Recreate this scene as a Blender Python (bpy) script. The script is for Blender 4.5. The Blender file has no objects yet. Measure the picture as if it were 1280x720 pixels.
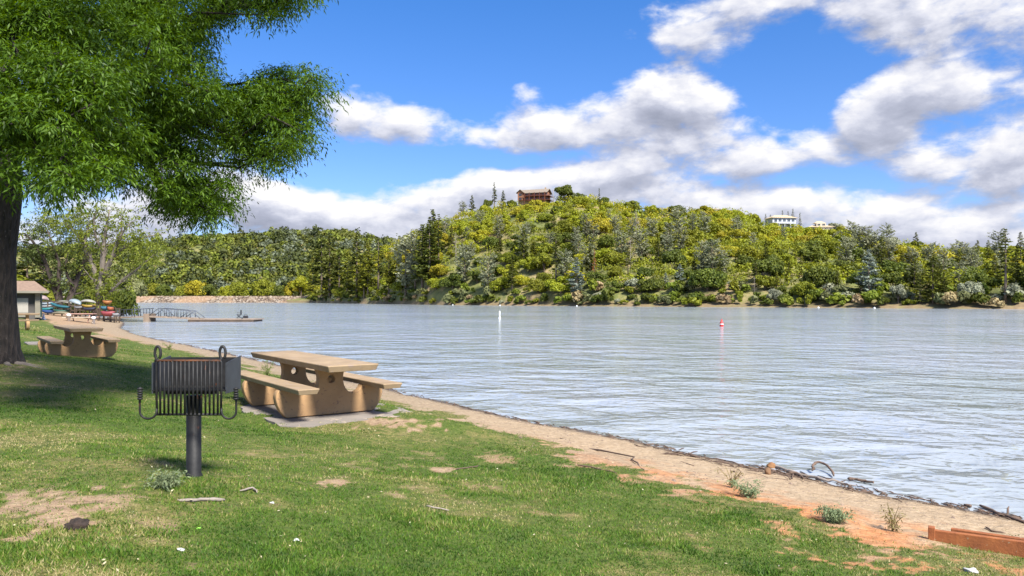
import bpy, bmesh, math, random
import numpy as np
from mathutils import Vector, Matrix, Euler

rng = np.random.default_rng(11)
random.seed(11)
S = bpy.context.scene
COL = S.collection
PI = math.pi
R = math.radians

# ------------------------------------------------------------------ camera
FPX, HY, CAMZ = 960.0, 375.0, 2.3
cam = bpy.data.cameras.new('camera')
cam.sensor_width = 36.0
cam.lens = 36.0 * FPX / 1280.0
cam.shift_y = (HY - 360.0) / 1280.0
cam.clip_start, cam.clip_end = 0.1, 6000
camo = bpy.data.objects.new('camera', cam)
COL.objects.link(camo)
camo.location = (0, 0, CAMZ)
camo.rotation_euler = (R(90), 0, 0)
S.camera = camo


def P(px, py, d):
    return Vector(((px - 640) / FPX * d, d, CAMZ + (HY - py) / FPX * d))


# ------------------------------------------------------------------ helpers
def prop(o, label=None, cat=None, group=None, kind=None):
    if label: o['label'] = label
    if cat: o['category'] = cat
    if group: o['group'] = group
    if kind: o['kind'] = kind
    return o


def empty(name, loc, rz=0.0, label=None, cat=None, group=None):
    o = bpy.data.objects.new(name, None)
    COL.objects.link(o)
    o.empty_display_size = 0.2
    o.location = loc
    o.rotation_euler = (0, 0, rz)
    return prop(o, label, cat, group)


def link(name, me, mats, parent=None, loc=None):
    o = bpy.data.objects.new(name, me)
    if not isinstance(mats, (list, tuple)): mats = [mats]
    if not me.materials:
        for m in mats: me.materials.append(m)
    COL.objects.link(o)
    if parent: o.parent = parent
    if loc is not None: o.location = loc
    return o


def mesh_np(name, V, faces, smooth=False, attrs=None, midx=None):
    """faces: list of (n,k) index arrays."""
    me = bpy.data.meshes.new(name)
    V = np.asarray(V, dtype=np.float32)
    me.vertices.add(len(V))
    me.vertices.foreach_set('co', V.ravel())
    faces = [np.asarray(f, dtype=np.int32) for f in faces if len(f)]
    nl = sum(f.size for f in faces); nf = sum(len(f) for f in faces)
    me.loops.add(nl); me.polygons.add(nf)
    me.loops.foreach_set('vertex_index', np.concatenate([f.ravel() for f in faces]))
    tot = np.concatenate([np.full(len(f), f.shape[1], dtype=np.int32) for f in faces])
    st = np.concatenate([[0], np.cumsum(tot)[:-1]]).astype(np.int32)
    me.polygons.foreach_set('loop_start', st)
    if midx is not None: me.polygons.foreach_set('material_index', np.asarray(midx, dtype=np.int32))
    me.polygons.foreach_set('use_smooth', np.full(nf, bool(smooth)))
    me.update(calc_edges=True)
    if attrs:
        for k, a in attrs.items():
            at = me.attributes.new(k, 'FLOAT', 'POINT')
            at.data.foreach_set('value', np.asarray(a, dtype=np.float32))
    return me


class MB:
    """collects shapes into one bmesh"""
    def __init__(s): s.bm = bmesh.new()

    def box(s, c, size, rz=0.0, mat=None, bev=0.0):
        M = Matrix.Translation(c) @ Matrix.Rotation(rz, 4, 'Z') @ Matrix.Diagonal((*size, 1)) if mat is None else mat @ Matrix.Translation(c) @ Matrix.Rotation(rz, 4, 'Z') @ Matrix.Diagonal((*size, 1))
        r = bmesh.ops.create_cube(s.bm, size=1, matrix=M)
        if bev > 0:
            es = list({e for v in r['verts'] for e in v.link_edges})
            bmesh.ops.bevel(s.bm, geom=es, offset=bev, segments=2, profile=0.5, affect='EDGES')
        return s

    def tube(s, pts, rad, n=8, cap=True):
        pts = [Vector(p) for p in pts]
        if not isinstance(rad, (list, tuple)): rad = [rad] * len(pts)
        rings = []
        up = None
        for i, p in enumerate(pts):
            t = (pts[min(i + 1, len(pts) - 1)] - pts[max(i - 1, 0)])
            t = t.normalized() if t.length > 1e-9 else Vector((0, 0, 1))
            if up is None:
                a = Vector((0, 0, 1)) if abs(t.z) < 0.9 else Vector((1, 0, 0))
                up = t.cross(a).normalized()
            up = (up - t * up.dot(t)).normalized()
            b = t.cross(up)
            rings.append([s.bm.verts.new(p + (up * math.cos(2 * PI * k / n) + b * math.sin(2 * PI * k / n)) * rad[i]) for k in range(n)])
        for i in range(len(rings) - 1):
            for k in range(n):
                f = s.bm.faces.new((rings[i][k], rings[i][(k + 1) % n], rings[i + 1][(k + 1) % n], rings[i + 1][k]))
                f.smooth = True
        if cap:
            s.bm.faces.new(rings[0][::-1]); s.bm.faces.new(rings[-1])
        return s

    def poly(s, pts, thick=None):
        vs = [s.bm.verts.new(p) for p in pts]
        s.bm.faces.new(vs)
        return s

    def prism(s, pts, vec):
        a = [s.bm.verts.new(Vector(p)) for p in pts]
        b = [s.bm.verts.new(Vector(p) + Vector(vec)) for p in pts]
        s.bm.faces.new(a[::-1]); s.bm.faces.new(b)
        n = len(a)
        for i in range(n): s.bm.faces.new((a[i], a[(i + 1) % n], b[(i + 1) % n], b[i]))
        return s

    def lathe(s, prof, n=16, c=(0, 0, 0)):
        c = Vector(c)
        rings = [[s.bm.verts.new(c + Vector((r * math.cos(2 * PI * k / n), r * math.sin(2 * PI * k / n), z))) for k in range(n)] for r, z in prof]
        for i in range(len(rings) - 1):
            for k in range(n):
                f = s.bm.faces.new((rings[i][k], rings[i][(k + 1) % n], rings[i + 1][(k + 1) % n], rings[i + 1][k])); f.smooth = True
        s.bm.faces.new(rings[0][::-1]); s.bm.faces.new(rings[-1])
        return s

    def build(s, name, mats, parent=None, loc=None):
        bmesh.ops.recalc_face_normals(s.bm, faces=s.bm.faces)
        me = bpy.data.meshes.new(name)
        s.bm.to_mesh(me); s.bm.free()
        return link(name, me, mats, parent, loc)


def extrude_outline(name, outlines, thick, bevel=0.008):
    """2D outlines (first = outer, others = holes) in local XY, extruded along local Z (centred)."""
    cu = bpy.data.curves.new(name + '_outline', 'CURVE')
    cu.dimensions = '2D'; cu.fill_mode = 'BOTH'
    cu.extrude = thick / 2 - bevel; cu.bevel_depth = bevel; cu.bevel_resolution = 1; cu.offset = -bevel
    for pts in outlines:
        sp = cu.splines.new('POLY'); sp.points.add(len(pts) - 1)
        for q, (x, y) in zip(sp.points, pts): q.co = (x, y, 0, 1)
        sp.use_cyclic_u = True
    ob = bpy.data.objects.new(name, cu); COL.objects.link(ob)
    dg = bpy.context.evaluated_depsgraph_get()
    me = bpy.data.meshes.new_from_object(ob.evaluated_get(dg))
    bpy.data.objects.remove(ob); bpy.data.curves.remove(cu)
    me.name = name
    me.materials.clear()
    return me


# ---- numpy value noise
_perm = np.random.default_rng(5).random((256, 256)).astype(np.float32)


def vnoise(x, y):
    xi = np.floor(x).astype(np.int64); yi = np.floor(y).astype(np.int64)
    fx = x - xi; fy = y - yi
    fx = fx * fx * (3 - 2 * fx); fy = fy * fy * (3 - 2 * fy)
    a = _perm[xi & 255, yi & 255]; b = _perm[(xi + 1) & 255, yi & 255]
    c = _perm[xi & 255, (yi + 1) & 255]; d = _perm[(xi + 1) & 255, (yi + 1) & 255]
    return (a * (1 - fx) + b * fx) * (1 - fy) + (c * (1 - fx) + d * fx) * fy


def fbm(x, y, o=4, s=1.0):
    x = np.asarray(x, dtype=np.float64) * s; y = np.asarray(y, dtype=np.float64) * s
    t = 0; a = .5; n = 0
    for i in range(o):
        t = t + a * vnoise(x + 17.3 * i, y - 9.1 * i); n += a
        x = x * 2.03; y = y * 2.03; a *= .5
    return t / n


def sstep(a, b, x):
    t = np.clip((x - a) / (b - a), 0, 1)
    return t * t * (3 - 2 * t)


# ------------------------------------------------------------------ materials
class NT:
    def __init__(s, tree): s.t = tree; s.n = tree.nodes; s.l = tree.links

    def new(s, typ, **kw):
        n = s.n.new(typ)
        for k, v in kw.items(): setattr(n, k, v)
        return n

    def put(s, sock, v):
        if isinstance(v, bpy.types.NodeSocket): s.l.new(v, sock)
        elif v is not None:
            try: sock.default_value = v
            except Exception: sock.default_value = (*v, 1.0) if len(v) == 3 else v

    def math(s, op, a, b=None, c=None, clamp=False):
        n = s.new('ShaderNodeMath', operation=op, use_clamp=clamp)
        for i, v in enumerate((a, b, c)):
            if v is not None: s.put(n.inputs[i], v)
        return n.outputs[0]

    def vmath(s, op, a, b=None, c=None):
        n = s.new('ShaderNodeVectorMath', operation=op)
        for i, v in enumerate((a, b, c)):
            if v is not None: s.put(n.inputs[i], v)
        return n.outputs['Value'] if op in ('DOT_PRODUCT', 'LENGTH') else n.outputs[0]

    def noise(s, vec, scale, detail=4, rough=.55, dist=0.0, out='Fac'):
        n = s.new('ShaderNodeTexNoise')
        if vec is not None: s.l.new(vec, n.inputs['Vector'])
        n.inputs['Scale'].default_value = scale; n.inputs['Detail'].default_value = detail
        n.inputs['Roughness'].default_value = rough; n.inputs['Distortion'].default_value = dist
        return n.outputs[out]

    def voro(s, vec, scale, feature='F1', out='Distance', rand=1.0):
        n = s.new('ShaderNodeTexVoronoi', feature=feature)
        if vec is not None: s.l.new(vec, n.inputs['Vector'])
        n.inputs['Scale'].default_value = scale
        n.inputs['Randomness'].default_value = rand
        return n.outputs[out]

    def ramp(s, fac, stops, interp='LINEAR'):
        n = s.new('ShaderNodeValToRGB'); cr = n.color_ramp; cr.interpolation = interp
        while len(cr.elements) < len(stops): cr.elements.new(0.5)
        for e, (p, c) in zip(cr.elements, stops):
            e.position = p; e.color = (*c, 1) if len(c) == 3 else c
        s.l.new(fac, n.inputs[0])
        return n.outputs[0]

    def mix(s, fac, a, b, blend='MIX'):
        n = s.new('ShaderNodeMix', data_type='RGBA', blend_type=blend)
        s.put(n.inputs[0], fac); s.put(n.inputs[6], a); s.put(n.inputs[7], b)
        return n.outputs[2]

    def rng(s, v, a, b, c=0.0, d=1.0, smooth=True):
        n = s.new('ShaderNodeMapRange'); n.interpolation_type = 'SMOOTHSTEP' if smooth else 'LINEAR'
        s.put(n.inputs[0], v)
        for i, q in enumerate((a, b, c, d)): n.inputs[i + 1].default_value = q
        return n.outputs[0]

    def attr(s, name):
        return s.new('ShaderNodeAttribute', attribute_name=name).outputs['Fac']

    def bump(s, h, strength=.5, dist=.02, normal=None):
        n = s.new('ShaderNodeBump'); n.inputs['Strength'].default_value = strength; n.inputs['Distance'].default_value = dist
        s.l.new(h, n.inputs['Height'])
        if normal is not None: s.l.new(normal, n.inputs['Normal'])
        return n.outputs[0]

    def hsv(s, c, h=.5, sat=1., v=1.):
        n = s.new('ShaderNodeHueSaturation')
        s.put(n.inputs['Hue'], h); s.put(n.inputs['Saturation'], sat); s.put(n.inputs['Value'], v); s.put(n.inputs['Color'], c)
        return n.outputs[0]


def mat(name):
    m = bpy.data.materials.new(name); m.use_nodes = True
    nt = NT(m.node_tree)
    b = m.node_tree.nodes['Principled BSDF']
    return m, nt, b


def pos(nt): return nt.new('ShaderNodeTexCoord').outputs['Object']


def simple(name, c1, c2=None, scale=8., rough=.7, bump=.0, metal=0., detail=5, dist=.01, spots=None):
    """mottled colour from two tones + bump; spots=(scale, threshold, colour)"""
    m, nt, b = mat(name)
    v = pos(nt)
    f = nt.noise(v, scale, detail, .6)
    c2 = c2 or tuple(x * .7 for x in c1)
    col = nt.ramp(f, [(.3, c2), (.7, c1)])
    if spots:
        sv = nt.noise(v, spots[0], 3, .5)
        col = nt.mix(nt.rng(sv, spots[1], spots[1] + .06), col, (*spots[2], 1))
    nt.l.new(col, b.inputs['Base Color'])
    b.inputs['Roughness'].default_value = rough; b.inputs['Metallic'].default_value = metal
    if bump: nt.l.new(nt.bump(nt.noise(v, scale * 6, 5, .65), bump, dist), b.inputs['Normal'])
    return m


def foliage(name, c_dark, c_light, transl=.35, scale=.6, var=.12, huev=.02, rough=.6, lighttip=None):
    m, nt, b = mat(name)
    v = nt.new('ShaderNodeNewGeometry').outputs['Position']
    f = nt.noise(v, scale, 3, .6)
    rnd = nt.new('ShaderNodeNewGeometry').outputs['Random Per Island']
    f2 = nt.math('ADD', nt.math('MULTIPLY', f, .6), nt.math('MULTIPLY', rnd, .4))
    col = nt.ramp(f2, [(.28, c_dark), (.68, c_light)])
    oi = nt.new('ShaderNodeObjectInfo').outputs['Random']
    col = nt.hsv(col, nt.math('ADD', .5 - huev / 2, nt.math('MULTIPLY', oi, huev)), 1.0,
                 nt.math('ADD', 1 - var, nt.math('MULTIPLY', nt.math('FRACT', nt.math('MULTIPLY', oi, 7.3)), 2 * var)))
    nt.l.new(col, b.inputs['Base Color'])
    b.inputs['Roughness'].default_value = rough
    b.inputs['Specular IOR Level'].default_value = .25
    out = m.node_tree.nodes['Material Output']
    tr = nt.new('ShaderNodeBsdfTranslucent'); nt.l.new(nt.hsv(col, .485, 1.1, 1.25), tr.inputs[0])
    mx = nt.new('ShaderNodeMixShader'); mx.inputs[0].default_value = transl
    nt.l.new(b.outputs[0], mx.inputs[1]); nt.l.new(tr.outputs[0], mx.inputs[2]); nt.l.new(mx.outputs[0], out.inputs[0])
    return m


def bark(name, c1, c2, scale=6.):
    m, nt, b = mat(name)
    v = nt.vmath('MULTIPLY', pos(nt), (1, 1, .22))
    f = nt.noise(v, scale, 6, .65, .4)
    vo = nt.voro(v, scale * 2.2)
    col = nt.ramp(nt.math('ADD', nt.math('MULTIPLY', f, .7), nt.math('MULTIPLY', vo, .4)), [(.3, c2), (.75, c1)])
    lich = nt.noise(pos(nt), scale * 3, 4, .7)
    col = nt.mix(nt.rng(lich, .62, .72, 0, .5), col, (.25, .24, .21, 1))
    nt.l.new(col, b.inputs['Base Color']); b.inputs['Roughness'].default_value = .95
    nt.l.new(nt.bump(nt.math('ADD', f, vo), 1.0, .05), b.inputs['Normal'])
    return m


# ------------------------------------------------------------------ world + sun
SUN_EL, SUN_AZ = R(48), R(148)      # azimuth clockwise from +Y (camera looks +Y): behind and to the right
sun_dir = Vector((math.sin(SUN_AZ) * math.cos(SUN_EL), math.cos(SUN_AZ) * math.cos(SUN_EL), math.sin(SUN_EL)))
sl = bpy.data.lights.new('sun', 'SUN'); sl.energy = 3.7; sl.angle = R(14.0); sl.color = (1, .95, .86)
so = bpy.data.objects.new('sun', sl); COL.objects.link(so)
so.rotation_euler = sun_dir.to_track_quat('Z', 'Y').to_euler()
so.location = (20, -20, 60)

W = bpy.data.worlds.new('World'); S.world = W; W.use_nodes = True


def cloud_group():
    g = bpy.data.node_groups.new('cloud_density', 'ShaderNodeTree')
    g.interface.new_socket('P', in_out='INPUT', socket_type='NodeSocketVector')
    g.interface.new_socket('D', in_out='OUTPUT', socket_type='NodeSocketFloat')
    nt = NT(g)
    gi = nt.new('NodeGroupInput'); go = nt.new('NodeGroupOutput')
    p = gi.outputs[0]
    w1 = nt.noise(p, 7., 3, .55, out='Color')
    pw = nt.vmath('ADD', p, nt.vmath('MULTIPLY', nt.vmath('SUBTRACT', w1, (.5, .5, .5)), (.10, .06, 0)))
    # (px, py, half width, half height, weight) measured as directions on the sky
    blobs = [(438, 140, 40, 32, 1.05), (492, 150, 48, 28, 1.05), (635, 168, 60, 20, .8), (700, 160, 60, 26, .9), (745, 150, 55, 30, .9),
             (825, 118, 48, 32, 1.), (885, 118, 42, 22, .9), (660, 118, 20, 13, .7), (860, 174, 76, 19, .72), (955, 190, 82, 25, .85), (1030, 205, 50, 14, .5),
             (1070, 145, 50, 32, 1.), (1130, 130, 60, 34, 1.), (1185, 115, 45, 30, .9), (1080, 172, 70, 16, .6),
             (870, 35, 70, 26, .7), (930, 10, 80, 18, .6), (1080, 25, 60, 22, .5), (1160, 60, 80, 30, .55), (1240, 20, 80, 30, .6), (1210, 95, 50, 14, .5),
             (1265, 182, 60, 26, .9), (1185, 212, 80, 18, .7), (1270, 215, 60, 20, .7),
             (330, 262, 60, 26, 1.), (410, 272, 70, 28, 1.), (490, 275, 70, 28, .95), (345, 240, 45, 14, .7), (560, 258, 50, 30, .85),
             (620, 235, 60, 26, .95), (700, 222, 70, 22, .95), (765, 215, 45, 18, 1.), (760, 245, 80, 26, .9), (640, 265, 80, 26, .8),
             (860, 238, 80, 14, .5), (930, 258, 90, 18, .6), (1010, 250, 55, 18, .95), (1100, 275, 90, 22, .7), (1190, 285, 90, 26, .8), (1265, 265, 60, 22, .7),
             (1150, 45, 150, 60, .42), (1230, 250, 90, 40, .4), (250, 200, 90, 60, .45), (150, 270, 120, 50, .5),
             (520, 60, 170, 62, -.8), (560, 207, 80, 15, -.5), (690, 205, 100, 8, -.22), (960, 224, 110, 8, -.2), (1008, 150, 12, 26, -.4), (1090, 84, 60, 10, -.2), (990, 105, 42, 45, -.55), (1075, 230, 70, 12, -.35), (430, 215, 90, 20, -.5), (300, 90, 120, 60, -.5),
             (770, 60, 60, 40, -.3), (1100, 95, 40, 18, -.25)]
    tot = None; neg = None
    for (px, py, hw, hh, wt) in blobs:
        u = (px - 640) / FPX; v = (HY - py) / FPX
        az = math.atan(u); el = math.atan(v * math.cos(az))
        sx = 1.22 * hw / FPX * math.cos(az) ** 2; sy = 1.22 * hh / FPX * math.cos(az)
        q = nt.vmath('MULTIPLY_ADD', pw, (1 / sx, 1 / sy, 0), (-az / sx, -el / sy, 0))
        d = nt.vmath('DOT_PRODUCT', q, q)
        e = nt.math('EXPONENT', nt.math('MULTIPLY', d, -.75))
        e = nt.math('MULTIPLY', e, wt)
        if wt < 0: neg = e if neg is None else nt.math('ADD', neg, e)
        else: tot = e if tot is None else nt.math('SMOOTH_MAX', tot, e, .25)
    tot = nt.math('ADD', tot, neg)
    n1 = nt.noise(nt.vmath('MULTIPLY', p, (1, 1.7, 1)), 7.5, 8, .58, .2)
    n2 = nt.noise(nt.vmath('MULTIPLY', p, (1, 2.2, 1)), 26., 6, .6, .3)
    D = nt.math('ADD', nt.math('MULTIPLY', nt.math('SUBTRACT', n1, .5), 2.0), nt.math('MULTIPLY', nt.math('SUBTRACT', n2, .5), .78))
    D = nt.math('ADD', D, nt.math('SUBTRACT', tot, .18))
    nt.l.new(D, go.inputs[0])
    return g


def build_world():
    nt = NT(W.node_tree); nt.n.clear()
    out = nt.new('ShaderNodeOutputWorld')
    sky = nt.new('ShaderNodeTexSky'); sky.sky_type = 'NISHITA'; sky.sun_disc = False
    sky.sun_elevation = SUN_EL; sky.sun_rotation = SUN_AZ; sky.altitude = 300; sky.air_density = 1.0; sky.dust_density = .4; sky.ozone_density = 2.0
    gen = nt.new('ShaderNodeTexCoord').outputs['Generated']
    sep = nt.new('ShaderNodeSeparateXYZ'); nt.l.new(gen, sep.inputs[0])
    az = nt.math('ARCTAN2', sep.outputs[0], sep.outputs[1])
    el = nt.math('ARCSINE', sep.outputs[2])
    cmb = nt.new('ShaderNodeCombineXYZ'); nt.l.new(az, cmb.inputs[0]); nt.l.new(el, cmb.inputs[1])
    p = cmb.outputs[0]
    g = cloud_group()

    def ev(vec):
        n = nt.new('ShaderNodeGroup'); n.node_tree = g; nt.l.new(vec, n.inputs[0]); return n.outputs[0]
    D0 = ev(p)
    D1 = ev(nt.vmath('ADD', p, (.006, .022, 0)))
    alpha = nt.rng(D0, -.17, .40)
    slope = nt.math('SUBTRACT', D0, D1)
    # lit from above: bright where the cloud thins upward, grey-lilac on its underside and thick core
    sh = nt.math('ADD', .55, nt.math('MULTIPLY', slope, .72))
    sh = nt.math('SUBTRACT', sh, nt.math('MULTIPLY', nt.rng(D0, .25, .95), .20))
    ccol = nt.ramp(sh, [(.10, (.36, .39, .50)), (.42, (.54, .57, .70)), (.62, (.78, .80, .91)), (.85, (1.06, 1.05, 1.06))])
    tint = nt.ramp(nt.rng(el, 0., .40, smooth=False), [(0., (.64, .70, .95)), (.45, (.46, .66, 1.02)), (1., (.30, .66, 1.10))])
    skyc = nt.mix(1.0, sky.outputs[0], tint, 'MULTIPLY')
    b1 = nt.new('ShaderNodeBackground'); nt.l.new(skyc, b1.inputs[0]); b1.inputs[1].default_value = SKY_K
    b2 = nt.new('ShaderNodeBackground'); nt.l.new(ccol, b2.inputs[0]); b2.inputs[1].default_value = CLOUD_K
    mx = nt.new('ShaderNodeMixShader')
    nt.l.new(alpha, mx.inputs[0]); nt.l.new(b1.outputs[0], mx.inputs[1]); nt.l.new(b2.outputs[0], mx.inputs[2])
    nt.l.new(mx.outputs[0], out.inputs[0])
    W.cycles.sampling_method = 'MANUAL'; W.cycles.sample_map_resolution = 1024


SKY_K, CLOUD_K = .069, .37
build_world()
S.view_settings.view_transform = 'Standard'; S.view_settings.look = 'None'
S.view_settings.exposure = 1.42; S.view_settings.gamma = 1.0
S.cycles.max_bounces = 6; S.cycles.diffuse_bounces = 3; S.cycles.glossy_bounces = 3; S.cycles.transmission_bounces = 4; S.cycles.transparent_max_bounces = 6
S.cycles.use_denoising = True
S.cycles.caustics_reflective = False; S.cycles.caustics_refractive = False
# ------------------------------------------------------------------ terrain
SHORE = np.array([(60, -60), (22, -18), (12, -2), (8, 4.2), (5.35, 8.03), (4.94, 8.66), (4.33, 9.24), (3.88, 9.95), (3.47, 10.46), (2.65, 11.56), (1.97, 12.6), (.83, 13.97), (-.75, 16.0),
                  (-2.85, 19.3), (-5.6, 23.2), (-9.4, 28.9), (-12.6, 33.5), (-16.2, 38.7), (-21.0, 45.2), (-25.5, 52), (-32, 63), (-39.3, 78), (-45, 88), (-53, 100), (-75, 114),
                  (-125, 150), (-300, 400), (-420, 655)], dtype=float)
LANDPOLY = np.vstack([SHORE, [(-1400, 655), (-1400, -1400), (60, -1400)]])


def shore_dist(x, y):
    """signed distance to the waterline, positive on land"""
    x = np.asarray(x, float); y = np.asarray(y, float)
    best = np.full(x.shape, 1e9)
    for (a, b) in zip(SHORE[:-1], SHORE[1:]):
        ab = b - a
        t = np.clip(((x - a[0]) * ab[0] + (y - a[1]) * ab[1]) / (ab @ ab), 0, 1)
        best = np.minimum(best, np.hypot(x - a[0] - t * ab[0], y - a[1] - t * ab[1]))
    ins = np.zeros(x.shape, bool)
    n = len(LANDPOLY)
    for i in range(n):
        x1, y1 = LANDPOLY[i]; x2, y2 = LANDPOLY[(i + 1) % n]
        if y1 == y2: continue
        c = ((y1 > y) != (y2 > y)) & (x < (x2 - x1) * (y - y1) / (y2 - y1) + x1)
        ins ^= c
    return np.where(ins, best, -best)


T_S = np.array([.815, .58])/math.hypot(.815, .58)   # table short direction
T_L = np.array([-.58, .815])/math.hypot(.815, .58)  # table long direction
T1C = np.array([-2.14, 10.4]) + T_L * 1.7
T1Z = .66
PADS = [(T1C + T_S * .10 - T_L * .10, T1Z - .012, 1.62, .98)]   # centre, z, half L, half S
GRILL = np.array([-2.32, 5.6])


def ground_z(x, y, sd=None):
    x = np.asarray(x, float); y = np.asarray(y, float)
    if sd is None: sd = shore_dist(x, y)
    w = sd + (fbm(x, y, 3, .8) - .5) * .5
    z = np.interp(w, [-40, -8, -2, 0, 1.2, 2.2, 3.5, 5.2, 8.2, 11, 16, 30, 80, 400], [-4, -2, -.55, 0, .13, .27, .44, .64, 1.0, 1.1, 1.14, 1.25, 1.9, 9])
    z = z + np.where(sd > 0, (fbm(x, y, 4, .55) - .5) * .10 * np.clip(sd / 2, 0, 1), 0)
    z = z + np.where(sd > .3, (fbm(x + 50, y, 3, 3.0) - .5) * .03, 0)
    z = z + .065 * np.exp(-((x + 2.3) ** 2 + (y - 5.6) ** 2) / 2.2) + .15 * np.exp(-((x + 10) ** 2 + (y - 15.5) ** 2) / 16)
    far = np.hypot(x, y) > 25
    z = z + np.where(far & (sd > 3), (fbm(x, y, 3, .15) - .5) * .25, 0)
    for (c, pz, hl, hs) in PADS:
        dl = np.abs((x - c[0]) * T_L[0] + (y - c[1]) * T_L[1]) - hl
        ds = np.abs((x - c[0]) * T_S[0] + (y - c[1]) * T_S[1]) - hs
        q = np.maximum(dl, ds)
        k = sstep(1.1, -.1, q)
        lump = (fbm(x + 4, y - 6, 4, 2.0) - .38) * .16 * sstep(-.75, -.05, q)
        z = z * (1 - k) + (pz - .03 + lump) * k
    return z


# pixel patches of bare/dry ground: px, py, rx(px), ry(px), strength
BARE = [(470, 529, 45, 8, 1.), (60, 645, 85, 22, .8), (170, 635, 60, 18, .65), (20, 640, 60, 25, .6), (640, 575, 40, 8, .6), (735, 573, 60, 10, .75), (560, 585, 18, 4, .9), (485, 577, 60, 12, .5),
        (415, 605, 14, 4, .9), (420, 565, 40, 10, .35), (690, 615, 40, 10, .35), (860, 625, 60, 16, .5), (1100, 690, 60, 18, .75), (1030, 660, 70, 10, .7), (1200, 700, 60, 10, .4), (600, 545, 50, 6, .4), (800, 600, 50, 8, .5),
        (250, 470, 60, 5, .2), (60, 470, 60, 8, .4), (20, 460, 30, 8, .6), (300, 630, 60, 10, .3), (150, 585, 160, 22, .35), (350, 560, 70, 12, .3)]


def proj(x, y, z):
    y = np.maximum(y, .3)
    return 640 + FPX * x / y, HY + (CAMZ - z) / y * FPX


def cover(x, y, z, sd):
    """grass cover 0..1, dryness 0..1, bare 0..1"""
    n1 = fbm(x, y, 4, .9); n2 = fbm(x + 31, y + 7, 4, 2.6); n3 = fbm(x - 11, y + 47, 3, 9.)
    E = 1.75 + .36 * np.clip(x + 1, 0, 6) + np.where(x < -9, np.clip(-9 - x, 0, 30) * .09, 0) + np.where(y > 50, (y - 50) * .12, 0)
    edge = sd - E + (n1 - .5) * 2.0 + (n2 - .5) * 2.0 + (n3 - .5) * 1.2
    g = sstep(-.35, .45, edge)
    px, py = proj(x, y, z)
    tuft = sstep(1.25, .35, np.sqrt(((px - 1195) / 150) ** 2 + ((py - 699) / 22) ** 2) + (n2 - .5) * 2.6 + (n3 - .5) * 1.2) * (y > 2) * (y < 12)
    g = np.maximum(g, .8 * tuft)
    bare = np.zeros_like(px)
    wob = (n2 - .5) * 2.6 + (n3 - .5) * 2.2 + (fbm(x, y, 3, 22.) - .5) * 1.2
    for (cx, cy, rx, ry, st) in BARE:
        q = np.sqrt(((px - cx) / rx) ** 2 + ((py - cy) / ry) ** 2) * .8 + wob * 1.15
        bare = np.maximum(bare, st * sstep(1.2, .0, q))
    bare = np.where((y > 2) & (y < 30), bare, 0)
    wx, wy = x + (fbm(x + 5, y, 3, 1.6) - .5) * 1.8, y + (fbm(x, y + 5, 3, 1.6) - .5) * 1.8
    ridge = fbm(wx * .8, wy * 1.5, 5, 1.4)
    bare = np.maximum(bare, .62 * sstep(.52, .80, ridge * .72 + n3 * .28) * sstep(.36, .6, n1))
    dry = np.clip(sstep(.50, .72, n1 * .55 + n2 * .45) * .8 + bare * .9 + sstep(1.0, 0, edge) * .35, 0, 1)
    g = g * (1 - np.clip(bare, 0, .86))
    return g, dry, bare


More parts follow.
